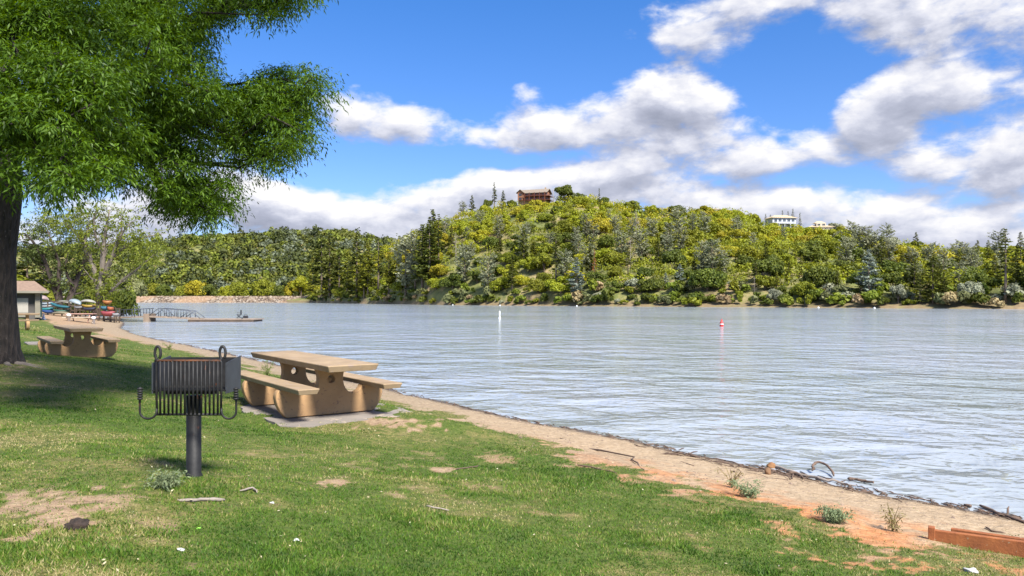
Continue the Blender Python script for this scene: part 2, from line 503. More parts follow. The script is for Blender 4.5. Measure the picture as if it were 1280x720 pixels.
def build_ground():
    az = np.concatenate([np.linspace(-180, -48, 45)[:-1], np.linspace(-48, 44, 400), np.linspace(44, 180, 46)[1:-1]])
    az = np.radians(az)
    rr = np.concatenate([[.4, .8, 1.2], np.geomspace(1.6, 130, 400), np.geomspace(140, 1500, 40)])
    A, RR = np.meshgrid(az, rr)
    X = (RR * np.sin(A)); Y = RR * np.cos(A)
    sd = shore_dist(X, Y)
    Z = ground_z(X, Y, sd)
    g, dry, bare = cover(X.ravel(), Y.ravel(), Z.ravel(), sd.ravel())
    n, m = X.shape
    V = np.stack([X.ravel(), Y.ravel(), Z.ravel()], 1)
    V = np.vstack([V, [[0, 0, float(ground_z(np.array([0.]), np.array([0.]))[0])]]])
    i = np.arange(n - 1)[:, None] * m; j = np.arange(m)[None, :]; j2 = (j + 1) % m
    F = np.stack([(i + j), (i + m + j), (i + m + j2), (i + j2)], -1).reshape(-1, 4)
    C = len(V) - 1
    T = np.stack([np.full(m, C), np.arange(m), (np.arange(m) + 1) % m], 1)
    app = lambda a, v: np.append(a.ravel(), v)
    me = mesh_np('ground', V, [F, T], True, {'shore': app(sd, 9), 'grass': app(g, 1), 'dry': app(dry, 0), 'bare': app(bare, 0)})
    m_, nt, b = mat('ground_mat')
    v = pos(nt)
    sh = nt.attr('shore'); gr = nt.attr('grass'); dr = nt.attr('dry'); ba = nt.attr('bare')
    fn = nt.noise(v, 14, 5, .65); fn2 = nt.noise(v, 60, 4, .6); fn3 = nt.noise(v, 2.2, 4, .6)
    # sand: pale tan near the water, iron-orange higher up
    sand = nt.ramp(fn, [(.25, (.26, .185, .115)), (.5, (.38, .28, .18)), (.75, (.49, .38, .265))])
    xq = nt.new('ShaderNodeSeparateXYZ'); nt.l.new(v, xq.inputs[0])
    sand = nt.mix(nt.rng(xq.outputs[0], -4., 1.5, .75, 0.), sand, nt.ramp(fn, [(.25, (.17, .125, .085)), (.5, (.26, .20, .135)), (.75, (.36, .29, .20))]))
    orange = nt.ramp(fn, [(.25, (.36, .13, .045)), (.7, (.56, .25, .10))])
    of = nt.math('MULTIPLY', nt.rng(nt.math('ADD', sh, nt.math('MULTIPLY', nt.math('SUBTRACT', fn3, .5), 3.)), 1.4, 2.9), nt.rng(fn3, .35, .6, .35, .9))
    xs = nt.new('ShaderNodeSeparateXYZ'); nt.l.new(v, xs.inputs[0])
    of = nt.math('MULTIPLY', of, nt.rng(xs.outputs[0], -2., 2.5, .25, 1.))
    soil = nt.mix(of, sand, orange)
    dirt = nt.ramp(fn, [(.25, (.16, .10, .06)), (.55, (.34, .24, .155)), (.8, (.46, .36, .25))])
    soil = nt.mix(nt.math('MULTIPLY', ba, nt.rng(xs.outputs[0], .5, 2.5, 1., .2)), soil, dirt)
    pebf = nt.rng(nt.voro(v, 38), .10, .22, 1., 0.)
    soil = nt.mix(nt.math('MULTIPLY', pebf, .25), soil, (.16, .11, .08, 1))
    # wet dark strip and debris at the waterline
    shn = nt.math('ADD', sh, nt.math('MULTIPLY', nt.math('SUBTRACT', nt.noise(v, 3.5, 4, .6), .5), .5))
    wet = nt.rng(shn, .02, .42, 1., 0.)
    soil = nt.mix(nt.math('MULTIPLY', wet, .8), soil, (.055, .042, .032, 1))
    deb = nt.math('MULTIPLY', nt.rng(nt.noise(nt.vmath('MULTIPLY', v, (1, 1, 1)), 24, 4, .7, 1.5), .55, .63), nt.rng(shn, .1, 1.1, 1., 0.))
    soil = nt.mix(nt.math('MULTIPLY', deb, .85), soil, (.05, .036, .028, 1))
    turf = nt.ramp(nt.math('ADD', nt.math('MULTIPLY', fn2, .5), nt.math('MULTIPLY', fn, .5)), [(.3, (.035, .055, .010)), (.5, (.075, .11, .020)), (.72, (.14, .165, .04))])
    straw = nt.ramp(fn2, [(.3, (.10, .10, .03)), (.7, (.28, .22, .09))])
    turf = nt.mix(nt.math('MULTIPLY', dr, nt.rng(fn, .35, .6)), turf, straw)
    speck = nt.math('ADD', nt.math('MULTIPLY', nt.math('SUBTRACT', fn, .5), 1.1), nt.math('MULTIPLY', nt.math('SUBTRACT', fn2, .5), 1.0))
    gf = nt.rng(nt.math('ADD', gr, speck), .22, .66)
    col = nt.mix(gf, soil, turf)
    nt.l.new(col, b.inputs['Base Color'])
    b.inputs['Specular IOR Level'].default_value = .2
    nt.l.new(nt.rng(shn, .0, .35, .35, .95), b.inputs['Roughness'])
    h = nt.math('ADD', nt.math('ADD', nt.math('MULTIPLY', fn, .6), nt.math('MULTIPLY', fn2, .4)), nt.math('MULTIPLY', nt.noise(v, 5.5, 3, .5, .6), 1.6))
    nt.l.new(nt.bump(h, 1.0, .035), b.inputs['Normal'])
    o = link('ground', me, m_); prop(o, kind='structure')


def build_water():
    n = 2
    V = np.array([(-900, -300, 0), (700, -300, 0), (700, 900, 0), (-900, 900, 0)], float)
    me = mesh_np('lake_water', V, [np.array([[0, 1, 2, 3]])])
    m_, nt, b = mat('water_mat')
    v = pos(nt)
    rot = nt.new('ShaderNodeMapping'); rot.inputs['Rotation'].default_value = (0, 0, R(9)); nt.l.new(v, rot.inputs[0]); v2 = rot.outputs[0]
    def height(p):
        w1 = nt.noise(nt.vmath('MULTIPLY', p, (.95, 1.2, 1)), 1.9, 2, .5, .5)      # ripples with long crests across the view
        w2 = nt.noise(nt.vmath('MULTIPLY', p, (.6, 1.4, 1)), 5.5, 2, .55, .3)
        w3 = nt.noise(nt.vmath('MULTIPLY', p, (.72, .95, 1)), .55, 2, .45, .3)
        return nt.math('ADD', nt.math('ADD', nt.math('MULTIPLY', w1, .55), nt.math('MULTIPLY', w2, .15)), nt.math('MULTIPLY', w3, 1.9))
    gust = nt.rng(nt.noise(nt.vmath('MULTIPLY', v2, (.25, 1.1, 1)), .05, 3, .5, .5), .3, .68, .5, 1.15)
    eps = .035
    h0 = height(v2); hx = height(nt.vmath('ADD', v2, (eps, 0, 0))); hy = height(nt.vmath('ADD', v2, (0, eps, 0)))
    k = nt.math('MULTIPLY', gust, -WAVE_H / eps)
    cb = nt.new('ShaderNodeCombineXYZ')
    nt.l.new(nt.math('MULTIPLY', nt.math('SUBTRACT', hx, h0), nt.math('MULTIPLY', k, 1.5)), cb.inputs[0]); nt.l.new(nt.math('MULTIPLY', nt.math('SUBTRACT', hy, h0), k), cb.inputs[1]); cb.inputs[2].default_value = 1
    nt.l.new(nt.vmath('NORMALIZE', cb.outputs[0]), b.inputs['Normal'])
    deep = nt.ramp(nt.noise(v, .08, 3, .5), [(.35, (.26, .295, .30)), (.65, (.34, .37, .42))])
    nt.l.new(deep, b.inputs['Base Color'])
    b.inputs['Roughness'].default_value = .10; b.inputs['IOR'].default_value = 1.333
    o = link('lake_water', me, m_); prop(o, kind='structure')


WAVE_H = .185
build_ground()
build_water()


# ------------------------------------------------------------------ grass blades
def gz(x, y): return float(ground_z(np.array([x]), np.array([y]))[0])


def build_grass():
    def batch(n, d0, d1, power):
        u = rng.random(n)
        d = d0 * (d1 / d0) ** u if power else d0 + (d1 - d0) * u
        t = rng.uniform(-.73, .73, n)
        return d * t, d
    xs, ys = batch(680000, 3.1, 45, True)
    k = rng.random(len(xs)) < np.clip(1.25 - ys / 60, .2, 1)
    xs, ys = xs[k], ys[k]
    sd = shore_dist(xs, ys)
    k = sd > .8; xs, ys, sd = xs[k], ys[k], sd[k]
    z = ground_z(xs, ys, sd)
    g, dry, bare = cover(xs, ys, z, sd)
    # clumping
    cl = fbm(xs, ys, 3, 6.0)
    keep = rng.random(len(xs)) < np.clip(g * (.2 + 1.3 * cl), 0.01, 1) * np.where(g > .04, 1, .25)
    for (c, pz, hl, hs) in PADS:
        dl = np.abs((xs - c[0]) * T_L[0] + (ys - c[1]) * T_L[1]) - hl
        ds = np.abs((xs - c[0]) * T_S[0] + (ys - c[1]) * T_S[1]) - hs
        wob = (fbm(xs, ys, 3, 2.2) - .5) * .5
        keep &= (np.maximum(dl, ds) + wob * 1.6) > -.22
    xs, ys, z, g, dry, cl = [a[keep] for a in (xs, ys, z, g, dry, cl)]
    N = len(xs)
    px, py = proj(xs, ys, z)
    tall = 1 + .7 * sstep(.55, .75, fbm(xs + 9, ys, 3, 1.3))
    tall += 2.2 * np.exp(-((px - 45) / 28) ** 2 - ((py - 411) / 7) ** 2) + 1.5 * np.exp(-((px - 60) / 40) ** 2 - ((py - 399) / 4) ** 2)
    tall += 1.3 * np.exp(-((px - 110) / 45) ** 2 - ((py - 438) / 4) ** 2) + 1.0 * np.exp(-((px - 170) / 12) ** 2 - ((py - 440) / 4) ** 2)
    h = rng.uniform(.011, .025, N) * tall * (1 - .35 * dry)
    wd = rng.uniform(.0019, .0036, N) * (1 + ys / 9)
    a = rng.random(N) * 2 * PI
    lean = rng.normal(0, .55, (N, 2)) * h[:, None]
    B = np.stack([xs, ys, z - .004], 1)
    side = np.stack([np.cos(a) * wd, np.sin(a) * wd, np.zeros(N)], 1)
    tip = B + np.stack([lean[:, 0], lean[:, 1], h], 1)
    V = np.stack([B - side, B + side, tip], 1).reshape(-1, 3)
    F = np.arange(3 * N).reshape(-1, 3)
    big = fbm(xs + 3, ys + 90, 4, .7)
    yel = np.exp(-((px - 45) / 35) ** 2 - ((py - 411) / 5) ** 2)
    fine = fbm(xs - 40, ys + 12, 3, 4.0)
    tint = np.clip(.38 + (big - .5) * 1.0 + (fine - .5) * .8 + rng.normal(0, .17, N) + .55 * dry * (rng.random(N) < .6) + .3 * (rng.random(N) < .06) - .06 * (ys < 5.2) + .4 * yel, 0, 1)
    me = mesh_np('grass', V, [F], False, {'tint': np.repeat(tint, 3)})
    m_, nt, b = mat('grass_mat')
    col = nt.ramp(nt.attr('tint'), [(0., (.030, .075, .008)), (.3, (.075, .165, .014)), (.55, (.135, .225, .024)), (.78, (.28, .26, .075)), (1., (.45, .38, .19))])
    nt.l.new(col, b.inputs['Base Color']); b.inputs['Roughness'].default_value = .55; b.inputs['Specular IOR Level'].default_value = .25
    tr = nt.new('ShaderNodeBsdfTranslucent'); nt.l.new(col, tr.inputs[0])
    mx = nt.new('ShaderNodeMixShader'); mx.inputs[0].default_value = .35
    nt.l.new(b.outputs[0], mx.inputs[1]); nt.l.new(tr.outputs[0], mx.inputs[2]); nt.l.new(mx.outputs[0], m_.node_tree.nodes['Material Output'].inputs[0])
    o = link('grass', me, m_)
    prop(o, 'short mown green lawn grass with straw coloured patches', 'grass', kind='stuff')


build_grass()
# ------------------------------------------------------------------ far shore: hills
def tab(pairs):
    a = np.array(pairs, float)
    return lambda x: np.interp(x, a[:, 0], a[:, 1])


DS = tab([(300, 720), (385, 655), (423, 520), (500, 410), (560, 350), (640, 315), (760, 278), (900, 249), (1050, 224), (1150, 208), (1280, 195), (1600, 180)])
DR = tab([(300, 800), (385, 730), (423, 640), (480, 560), (545, 500), (600, 478), (660, 470), (760, 460), (900, 450), (1000, 430), (1100, 400), (1280, 360), (1600, 340)])
YR = tab([(300, 374), (365, 372), (385, 368), (423, 352), (455, 336), (480, 320), (520, 296), (545, 283), (575, 273), (600, 268), (625, 262), (645, 257), (690, 254), (720, 254), (760, 259),
          (800, 266), (850, 269), (900, 270), (930, 277), (955, 283), (1000, 291), (1050, 297), (1100, 307), (1150, 317), (1200, 326), (1280, 328), (1600, 325)])


def hill_pt(px, t):
    px = np.asarray(px, float); t = np.asarray(t, float)
    ds, dr = DS(px), DR(px)
    d = ds + t * (dr - ds)
    zr = CAMZ + (HY - YR(px)) / FPX * dr
    bank = np.clip(2.2, 0, zr * .5)
    f = np.where(t < 1, 1 - (1 - np.clip(t, 0, 1)) ** 1.25, 1 - .35 * (t - 1) ** 1.5)
    z = np.where(t < .03, bank * np.clip((t + .01) / .04, -1.5, 1), bank + (zr - bank) * f)
    x = (px - 640) / FPX * d
    amp = np.clip(t * 4, 0, 1) * np.clip((1.15 - t) * 4, .15, 1)
    z = z + (fbm(x, d, 4, .022) - .5) * 9 * amp + (fbm(x, d, 3, .12) - .5) * 1.6 * amp * np.where(t < 1.05, 1, .4)
    return x, d, z


_tt = np.linspace(.0, 1.04, 140)


def hill_hit(px, py):
    """t on the slope that shows at picture height py"""
    x, d, z = hill_pt(np.full_like(_tt, px), _tt)
    yy = HY - (z - CAMZ) / d * FPX
    ok = np.where(yy <= py)[0]
    return float(_tt[ok[0]]) if len(ok) else 1.0


LDS, LDR = 715., 1080.
LY = tab([(-400, 330), (0, 318), (150, 306), (250, 302), (330, 301), (420, 301), (480, 302), (560, 305), (700, 310)])


def left_pt(px, t):
    px = np.asarray(px, float); t = np.asarray(t, float)
    d = LDS + t * (LDR - LDS) + 60 * np.sin(px / 70.) * np.clip(t, 0, 1)
    zr = CAMZ + (HY - LY(px)) / FPX * LDR
    z = np.where(t < 1, -2 + (zr + 2) * np.clip(t, -.2, 1) ** .95, zr * (1 - .4 * (t - 1) ** 1.4))
    x = (px - 640) / FPX * d
    amp = np.clip(t * 3, 0, 1)
    z = z + (fbm(x, d, 4, .009) - .5) * 34 * amp * np.clip((1.35 - t) * 1.6, .2, 1)
    return x, d, z


def hill_mesh(name, fn, pxs, ts, material):
    A, T = np.meshgrid(pxs, ts)
    x, y, z = fn(A.ravel(), T.ravel())
    n, m = A.shape
    i = np.arange(n - 1)[:, None] * m; j = np.arange(m - 1)[None, :]
    F = np.stack([i + j, i + j + 1, i + m + j + 1, i + m + j], -1).reshape(-1, 4)
    o = link(name, mesh_np(name, np.stack([x, y, z], 1), [F], True), material)
    return prop(o, kind='structure')


m_hill, nt, b = mat('hill_ground')
v = pos(nt)
f1 = nt.noise(v, .05, 5, .65); f2 = nt.noise(v, .4, 4, .6)
c = nt.ramp(f1, [(.35, (.10, .12, .03)), (.5, (.20, .19, .06)), (.62, (.30, .22, .11)), (.72, (.36, .22, .12))])
c = nt.mix(nt.rng(f2, .45, .62, 0, .75), c, (.09, .12, .025, 1))
sz = nt.new('ShaderNodeSeparateXYZ'); nt.l.new(v, sz.inputs[0])
c = nt.mix(nt.math('MULTIPLY', nt.rng(sz.outputs[2], .8, 3.0, .8, 0.), nt.rng(f2, .3, .55, .4, 1.)), c, (.20, .135, .08, 1))
nt.l.new(c, b.inputs['Base Color']); b.inputs['Roughness'].default_value = .95
nt.l.new(nt.bump(f2, .8, .6), b.inputs['Normal'])
hill_mesh('hill', hill_pt, np.linspace(310, 1600, 240), np.concatenate([np.linspace(-.03, 1.05, 90), np.linspace(1.08, 1.9, 12)]), m_hill)
hill_mesh('far_hill', left_pt, np.linspace(-500, 720, 160), np.concatenate([np.linspace(-.03, 1.05, 60), np.linspace(1.08, 1.8, 10)]), m_hill)

# bare eroded earth on the slope and the shore bank (own sheet pieces are part of the hill's soil colour)


# ------------------------------------------------------------------ tree prototypes
def quads(C, Nrm, size, asp=1.0, axis=None):
    """leaf-clump faces: centres, normals, half sizes -> verts, faces"""
    n = len(C)
    Nrm = Nrm / (np.linalg.norm(Nrm, axis=1, keepdims=True) + 1e-9)
    if axis is None:
        r = rng.normal(size=(n, 3))
    else: r = axis
    u = r - Nrm * (r * Nrm).sum(1, keepdims=True); u /= (np.linalg.norm(u, axis=1, keepdims=True) + 1e-9)
    w = np.cross(Nrm, u)
    s = np.asarray(size).reshape(-1, 1)
    jit = lambda: rng.uniform(.75, 1.2, (n, 1))
    V = np.stack([C - u * s * jit(), C - w * s * asp * jit(), C + u * s * jit(), C + w * s * asp * jit()], 1).reshape(-1, 3)
    return V, np.arange(4 * n).reshape(-1, 4)


def rand_dirs(n, zmin=-1.):
    d = rng.normal(size=(n * 3, 3)); d /= np.linalg.norm(d, axis=1, keepdims=True)
    d = d[d[:, 2] > zmin][:n]
    return d


def oak_crown(name, rad=4.6, ht=7.0, lobes=17, per=250, base=.2, qs=.27, spread=1.0, flat=.8):
    C = []; Nn = []; Sz = []
    for k in range(lobes):
        a = rng.uniform(0, 2 * PI); r = rad * .66 * math.sqrt(rng.random()) * spread
        hh = base + (ht - base) * (.30 + .48 * rng.random() * (1 - .5 * (r / rad) ** 2))
        if k == 0: r = 0; hh = base + (ht - base) * .72
        lr = rad * rng.uniform(.22, .46)
        d = rand_dirs(per, -.55)
        c = np.array([r * math.cos(a), r * math.sin(a), hh])
        shell = rng.uniform(.72, 1.06, (len(d), 1))
        p = c + d * lr * shell * np.array([1, 1, flat])
        C.append(p); Nn.append(d + rng.normal(0, .5, d.shape)); Sz.append(rng.uniform(.6, 1.25, len(d)) * qs)
    C = np.vstack(C); C[:, 2] = np.maximum(C[:, 2], .15)
    V, F = quads(C, np.vstack(Nn), np.concatenate(Sz))
    return mesh_np(name, V, [F])


def trunk_mesh(name, paths, n=6):
    mb = MB()
    for pts, rad in paths: mb.tube(pts, rad, n)
    bmesh.ops.recalc_face_normals(mb.bm, faces=mb.bm.faces)
    me = bpy.data.meshes.new(name); mb.bm.to_mesh(me); mb.bm.free()
    return me


def conifer_crown(name, H=22., Rm=3.6, bare=.22, whorls=24, per=6, qs=.56, droop=-.15, irregular=.35, top=.12, round_=False):
    C = []; Nn = []; Sz = []; Ax = []; limbs = []
    for i in range(whorls):
        t = i / (whorls - 1)
        z = H * (bare + (1 - bare) * t ** .92)
        if round_: L = Rm * math.sqrt(max(.04, 1 - (abs(t - .55) / .62) ** 2))
        else: L = Rm * ((1 - t) ** .75 * .94 + .07) * (1 if t > .12 else .75)
        for k in range(per):
            if rng.random() < irregular * .45: continue
            a = rng.uniform(0, 2 * PI); l = L * rng.uniform(1 - irregular, 1.12)
            up = droop + rng.uniform(-.15, .22) + (.35 * t)
            dirv = np.array([math.cos(a), math.sin(a), up])
            n = max(5, int(l * 7.5))
            s = rng.uniform(.25, 1.0, n) ** .8
            p = np.array([0, 0, z]) + dirv * (l * s)[:, None] + rng.normal(0, .16 + .09 * l * .4, (n, 3)) * np.array([1, 1, .55])
            C.append(p); Nn.append(np.array([0, 0, 1.]) + rng.normal(0, .65, (n, 3))); Sz.append(rng.uniform(.6, 1.2, n) * qs * (1.15 - .4 * t)); Ax.append(np.repeat(dirv[None], n, 0) + rng.normal(0, .3, (n, 3)))
            if rng.random() < .35: limbs.append(([(0, 0, z), tuple(np.array([0, 0, z]) + dirv * l * .8)], [.07, .02]))
    V, F = quads(np.vstack(C), np.vstack(Nn), np.concatenate(Sz), .55, np.vstack(Ax))
    me = mesh_np(name, V, [F])
    tr = [([(0, 0, -.6), (0, 0, H * .3), (0, 0, H * .65), (0, 0, H * .98)], [H * .017, H * .014, H * .008, .03])] + limbs
    return me, trunk_mesh(name + '_trunk', tr)


def dead_mesh(name, H=16.):
    tr = [([(0, 0, -.6), (.1, 0, H * .4), (0, .1, H * .8), (.15, 0, H)], [H * .014, H * .010, H * .005, .03])]
    for i in range(34):
        z = H * rng.uniform(.22, .95); a = rng.uniform(0, 2 * PI); l = (1 - z / H) * H * .2 + .7
        e = (l * math.cos(a), l * math.sin(a), z + l * rng.uniform(-.1, .5))
        m = (e[0] * .5, e[1] * .5, z + (e[2] - z) * .6 + .1)
        tr.append(([(0, 0, z), m, e], [.07, .05, .02]))
        for q in range(3):
            f = rng.uniform(.4, 1); s = np.array([e[0] * f, e[1] * f, z + (e[2] - z) * f])
            tr.append(([tuple(s), tuple(s + rng.normal(0, .5, 3) + [0, 0, .2])], [.035, .015]))
    return trunk_mesh(name, tr, 4)


M_OAK = {
    'yellow-green': foliage('oak_yellow_green', (.14, .165, .010), (.34, .355, .022), .3, .5),
    'golden': foliage('oak_golden', (.19, .18, .012), (.41, .37, .025), .3, .5),
    'mid-green': foliage('oak_mid_green', (.10, .12, .010), (.25, .26, .022), .3, .5),
    'dark green': foliage('oak_dark_green', (.045, .066, .010), (.135, .16, .020), .28, .5),
}
M_BRUSH = {
    'grey-green': foliage('brush_grey_green', (.07, .085, .03), (.20, .21, .085), .2, .8),
    'lime-green': foliage('brush_lime_green', (.10, .13, .012), (.20, .24, .025), .25, .8),
    'silvery': foliage('brush_silvery', (.15, .16, .10), (.32, .33, .22), .2, .8),
    'tawny': foliage('brush_tawny', (.20, .14, .06), (.38, .30, .16), .15, .8),
}
M_BRUSH['leafy mid-green'] = M_OAK['mid-green']; M_BRUSH['dark leafy'] = M_OAK['dark green']
M_PINE = foliage('pine_dark', (.04, .06, .010), (.15, .16, .025), .25, .7)
M_PINE_Y = foliage('pine_olive', (.085, .10, .010), (.25, .25, .03), .25, .7)
M_GRAYP = foliage('gray_pine', (.14, .155, .085), (.34, .35, .22), .25, .7)
M_PALEP = foliage('pale_pine', (.14, .17, .13), (.30, .34, .28), .15, .7)
M_RUST = foliage('rust_needles', (.22, .075, .025), (.42, .17, .07), .15, .7)
M_TRUNK = simple('far_trunk', (.20, .15, .115), (.10, .075, .055), 1.5, .95)
M_DEADW = simple('dead_wood', (.36, .31, .26), (.22, .19, .16), 1.5, .95)

OAKS = [oak_crown('oak_crown', 4.8, 7.2), oak_crown('oak_crown', 4.2, 7.8, 12), oak_crown('oak_crown', 5.4, 6.6, 15), oak_crown('oak_crown', 3.8, 6.2, 10), oak_crown('oak_crown', 4.5, 8.6, 14)]
OAK_TR = trunk_mesh('oak_trunk', [([(0, 0, -1), (.1, 0, 1.6), (.3, .2, 3.6)], [.32, .24, .12]), ([(.1, 0, 1.4), (-1.0, .5, 3.6)], [.18, .08]), ([(.1, 0, 1.5), (.9, -1., 3.7)], [.16, .08])])
BRUSH = [oak_crown('brush', 1.7, 1.9, 7, 60, .05, .24, 1.2, .8), oak_crown('brush', 2.1, 1.6, 8, 60, .05, .25, 1.3, .7), oak_crown('brush', 1.4, 2.4, 7, 60, .05, .23, 1.0, .9)]
PINES = [conifer_crown('pine_crown'), conifer_crown('pine_crown', 22, 3.0, .34, 19, 5, .48, -.1, .45), conifer_crown('pine_crown', 22, 4.2, .10, 25, 6, .52, -.2, .3)]
GPINES = [conifer_crown('gray_pine_crown', 16, 4.4, .16, 17, 6, .52, .35, .5, round_=True), conifer_crown('gray_pine_crown', 16, 3.6, .12, 18, 5, .48, .3, .5, round_=True), conifer_crown('gray_pine_crown', 16, 4.6, .06, 20, 6, .52, -.05, .35)]
SLIM = [conifer_crown('slim_pine_crown', 18, 1.9, .12, 22, 5, .36, -.1, .3)]
DEAD = [dead_mesh('dead_tree'), dead_mesh('dead_tree')]

_cache = {}


def with_mat(me, m):
    k = (me.name, m.name)
    if k not in _cache:
        c = me.copy(); c.materials.clear(); c.materials.append(m); _cache[k] = c
    return _cache[k]


LAND = [(450, 'near the dam end of the shore'), (520, 'on the left shoulder of the hill'), (600, 'left of the red lodge'), (690, 'below the red lodge'), (770, 'below the slim crest pine'),
        (860, 'right of the rust-brown conifer'), (940, 'above the red buoy'), (1000, 'below the white house'), (1055, 'below the cream house'), (1130, 'around the big pale pine'), (1215, 'right of the big pale pine'), (2000, 'near the tallest pine')]


def where(px, t):
    lm = next(p for x, p in LAND if px < x)
    z = 'at the waterline' if t < .10 else 'on the lower slope' if t < .36 else 'mid-slope' if t < .66 else 'on the upper slope' if t < .92 else 'on the crest'
    return f'{z} {lm}'


used_lab = {}


def put_tree(name, cat, crown, trunk, mcrown, loc, sc, rz, label, group, mtrunk=None):
    """Empty at the foot > crown, trunk"""
    e = empty(name, loc, rz, label, cat, group)
    e.scale = sc
    if crown is not None: link('crown', with_mat(crown, mcrown), mcrown, e)
    if trunk is not None: link('trunk', with_mat(trunk, mtrunk or M_TRUNK), mtrunk or M_TRUNK, e)
    return e


def put_single(name, cat, me, m, loc, sc, rz, label, group):
    o = link(name, with_mat(me, m), m, loc=loc)
    o.scale = sc; o.rotation_euler = (0, 0, rz)
    return prop(o, label, cat, group)


# ---- conifers and named trees of the hill, measured: px of the trunk, py of foot, py of tip, kind
TREES = [
    (402, 371, 293, 'pine'), (412, 372, 297, 'pine'), (424, 366, 312, 'pine'), (446, 374, 295, 'pine'), (460, 371, 307, 'olive'), (473, 365, 298, 'bare'), (434, 372, 312, 'olive'), (496, 362, 305, 'olive'),
    (486, 371, 318, 'olive'), (391, 372, 322, 'olive'), (455, 374, 325, 'olive'), (507, 372, 300, 'gray'),
    (528, 366, 281, 'pine'), (537, 357, 275, 'pine'), (519, 362, 296, 'gray'), (548, 338, 268, 'bare'), (541, 330, 262, 'pine'), (570, 331, 290, 'dead'), (516, 350, 305, 'olive'),
    (590, 270, 244, 'pine'), (578, 271, 254, 'gray'), (609, 266, 247, 'oakc'), (618, 261, 228, 'bare'), (629, 258, 238, 'pine'), (600, 292, 265, 'gray'), (640, 262, 247, 'oakc'),
    (706, 254, 228, 'round'), (719, 255, 242, 'gray'), (727, 256, 245, 'gray'), (749, 259, 235, 'slim'), (735, 346, 310, 'gray'), (743, 347, 312, 'rust'), (721, 366, 322, 'pale'), (720, 318, 285, 'gray'),
    (742, 312, 284, 'gray'), (695, 362, 286, 'bare'), (655, 335, 285, 'pine'), (660, 300, 278, 'gray'), (687, 318, 293, 'gray'), (733, 300, 268, 'gray'), (788, 340, 296, 'dead'), (795, 318, 262, 'dead'), (802, 330, 290, 'gray'),
    (785, 344, 306, 'bare'), (815, 305, 275, 'gray'), (836, 320, 280, 'gray'), (848, 300, 262, 'gray'), (865, 296, 268, 'gray'), (880, 300, 268, 'gray'), (850, 362, 330, 'pale'), (832, 358, 340, 'pale'),
    (945, 360, 326, 'pine'), (922, 284, 270, 'gray'), (980, 308, 284, 'gray'), (1018, 330, 305, 'dead'), (1008, 358, 332, 'pine'), (943, 372, 345, 'dead'),
    (978, 272, 263, 'slim'), (985, 273, 264, 'slim'), (991, 279, 261, 'slim'), (1000, 281, 266, 'slim'), (957, 276, 267, 'slim'), (963, 276, 268, 'slim'),
    (1044, 290, 270, 'palec'), (1065, 308, 279, 'gray'), (1078, 330, 285, 'gray'), (1058, 340, 300, 'gray'), (1084, 330, 285, 'gray'), (1096, 332, 292, 'gray'), (1102, 345, 296, 'pine'), (1108, 318, 284, 'gray'), (1116, 322, 292, 'palec'),
    (1086, 372, 312, 'palebig'), (1075, 372, 340, 'pine'), (1128, 352, 318, 'pine'), (1145, 322, 290, 'pine'), (1140, 345, 312, 'gray'), (1156, 340, 312, 'gray'), (1143, 368, 320, 'pine'), (1166, 376, 316, 'pine'),
    (1175, 366, 326, 'pine'), (1150, 378, 338, 'pine'), (1180, 376, 340, 'pine'), (1190, 335, 306, 'gray'), (1205, 350, 306, 'gray'), (1214, 352, 310, 'gray'), (1222, 330, 300, 'olive'), (1235, 335, 300, 'olive'), (1199, 362, 330, 'gray'),
    (1257, 383, 286, 'giant'), (1248, 330, 292, 'gray'), (1276, 335, 290, 'pine'), (1270, 370, 315, 'pine'), (1244, 360, 318, 'olive'), (1288, 372, 296, 'pine'), (1212, 377, 345, 'palec'), (1123, 376, 352, 'palec'),
    (968, 380, 356, 'palec'), (557, 300, 276, 'gray'), (585, 305, 284, 'gray'), (625, 320, 292, 'pine'), (668, 328, 300, 'olive'), (770, 300, 272, 'gray'), (900, 350, 325, 'pine'), (880, 345, 318, 'gray'), (1033, 350, 326, 'pine'), (1047, 366, 338, 'pine')]
KINDS = {
    'pine': ('pine_tree', 'pine tree', 'tall dark green pine', M_PINE), 'olive': ('pine_tree', 'pine tree', 'olive-green pine', M_PINE_Y), 'bare': ('pine_tree', 'pine tree', 'dark bare-trunked pine', M_PINE),  # olive pines have a lighter needle colour than the dark ones
    'gray': ('gray_pine', 'pine tree', 'wispy grey-green pine', M_GRAYP), 'pale': ('gray_pine', 'pine tree', 'pale blue-grey conifer', M_PALEP), 'palebig': ('gray_pine', 'pine tree', 'big pale silvery pine', M_PALEP),
    'slim': ('slim_pine', 'pine tree', 'slim dark conifer', M_PINE), 'rust': ('dying_conifer', 'conifer', 'rust-brown dying conifer', M_RUST), 'dead': ('dead_tree', 'dead tree', 'bare grey dead tree', M_DEADW),
    'giant': ('pine_tree', 'pine tree', 'tallest lakeside pine with a bare lower trunk', M_PINE), 'round': ('round_crowned_tree', 'tree', 'round-crowned dark tree', M_OAK['dark green']),
    'oakc': ('oak_tree', 'oak tree', 'dark green oak', M_OAK['dark green']), 'palec': ('pale_tree', 'tree', 'pale rounded tree', M_BRUSH['silvery'])}
r_ = np.random.default_rng(9)
for px in np.linspace(560, 1245, 46):
    px = float(px + r_.uniform(-7, 7)); t_ = float(YR(px)); fy = r_.uniform(t_ + 14, 368); hpx = r_.uniform(20, 40) * (.75 + .5 * (fy - t_) / (370 - t_))
    if 632 < px < 700 and fy - hpx < 262: continue
    if 945 < px < 1045 and fy - hpx < 295: continue
    TREES.append((round(px), round(fy), round(fy - hpx), 'gray' if r_.random() < .6 else 'olive' if r_.random() < .6 else 'pine'))
placed = []
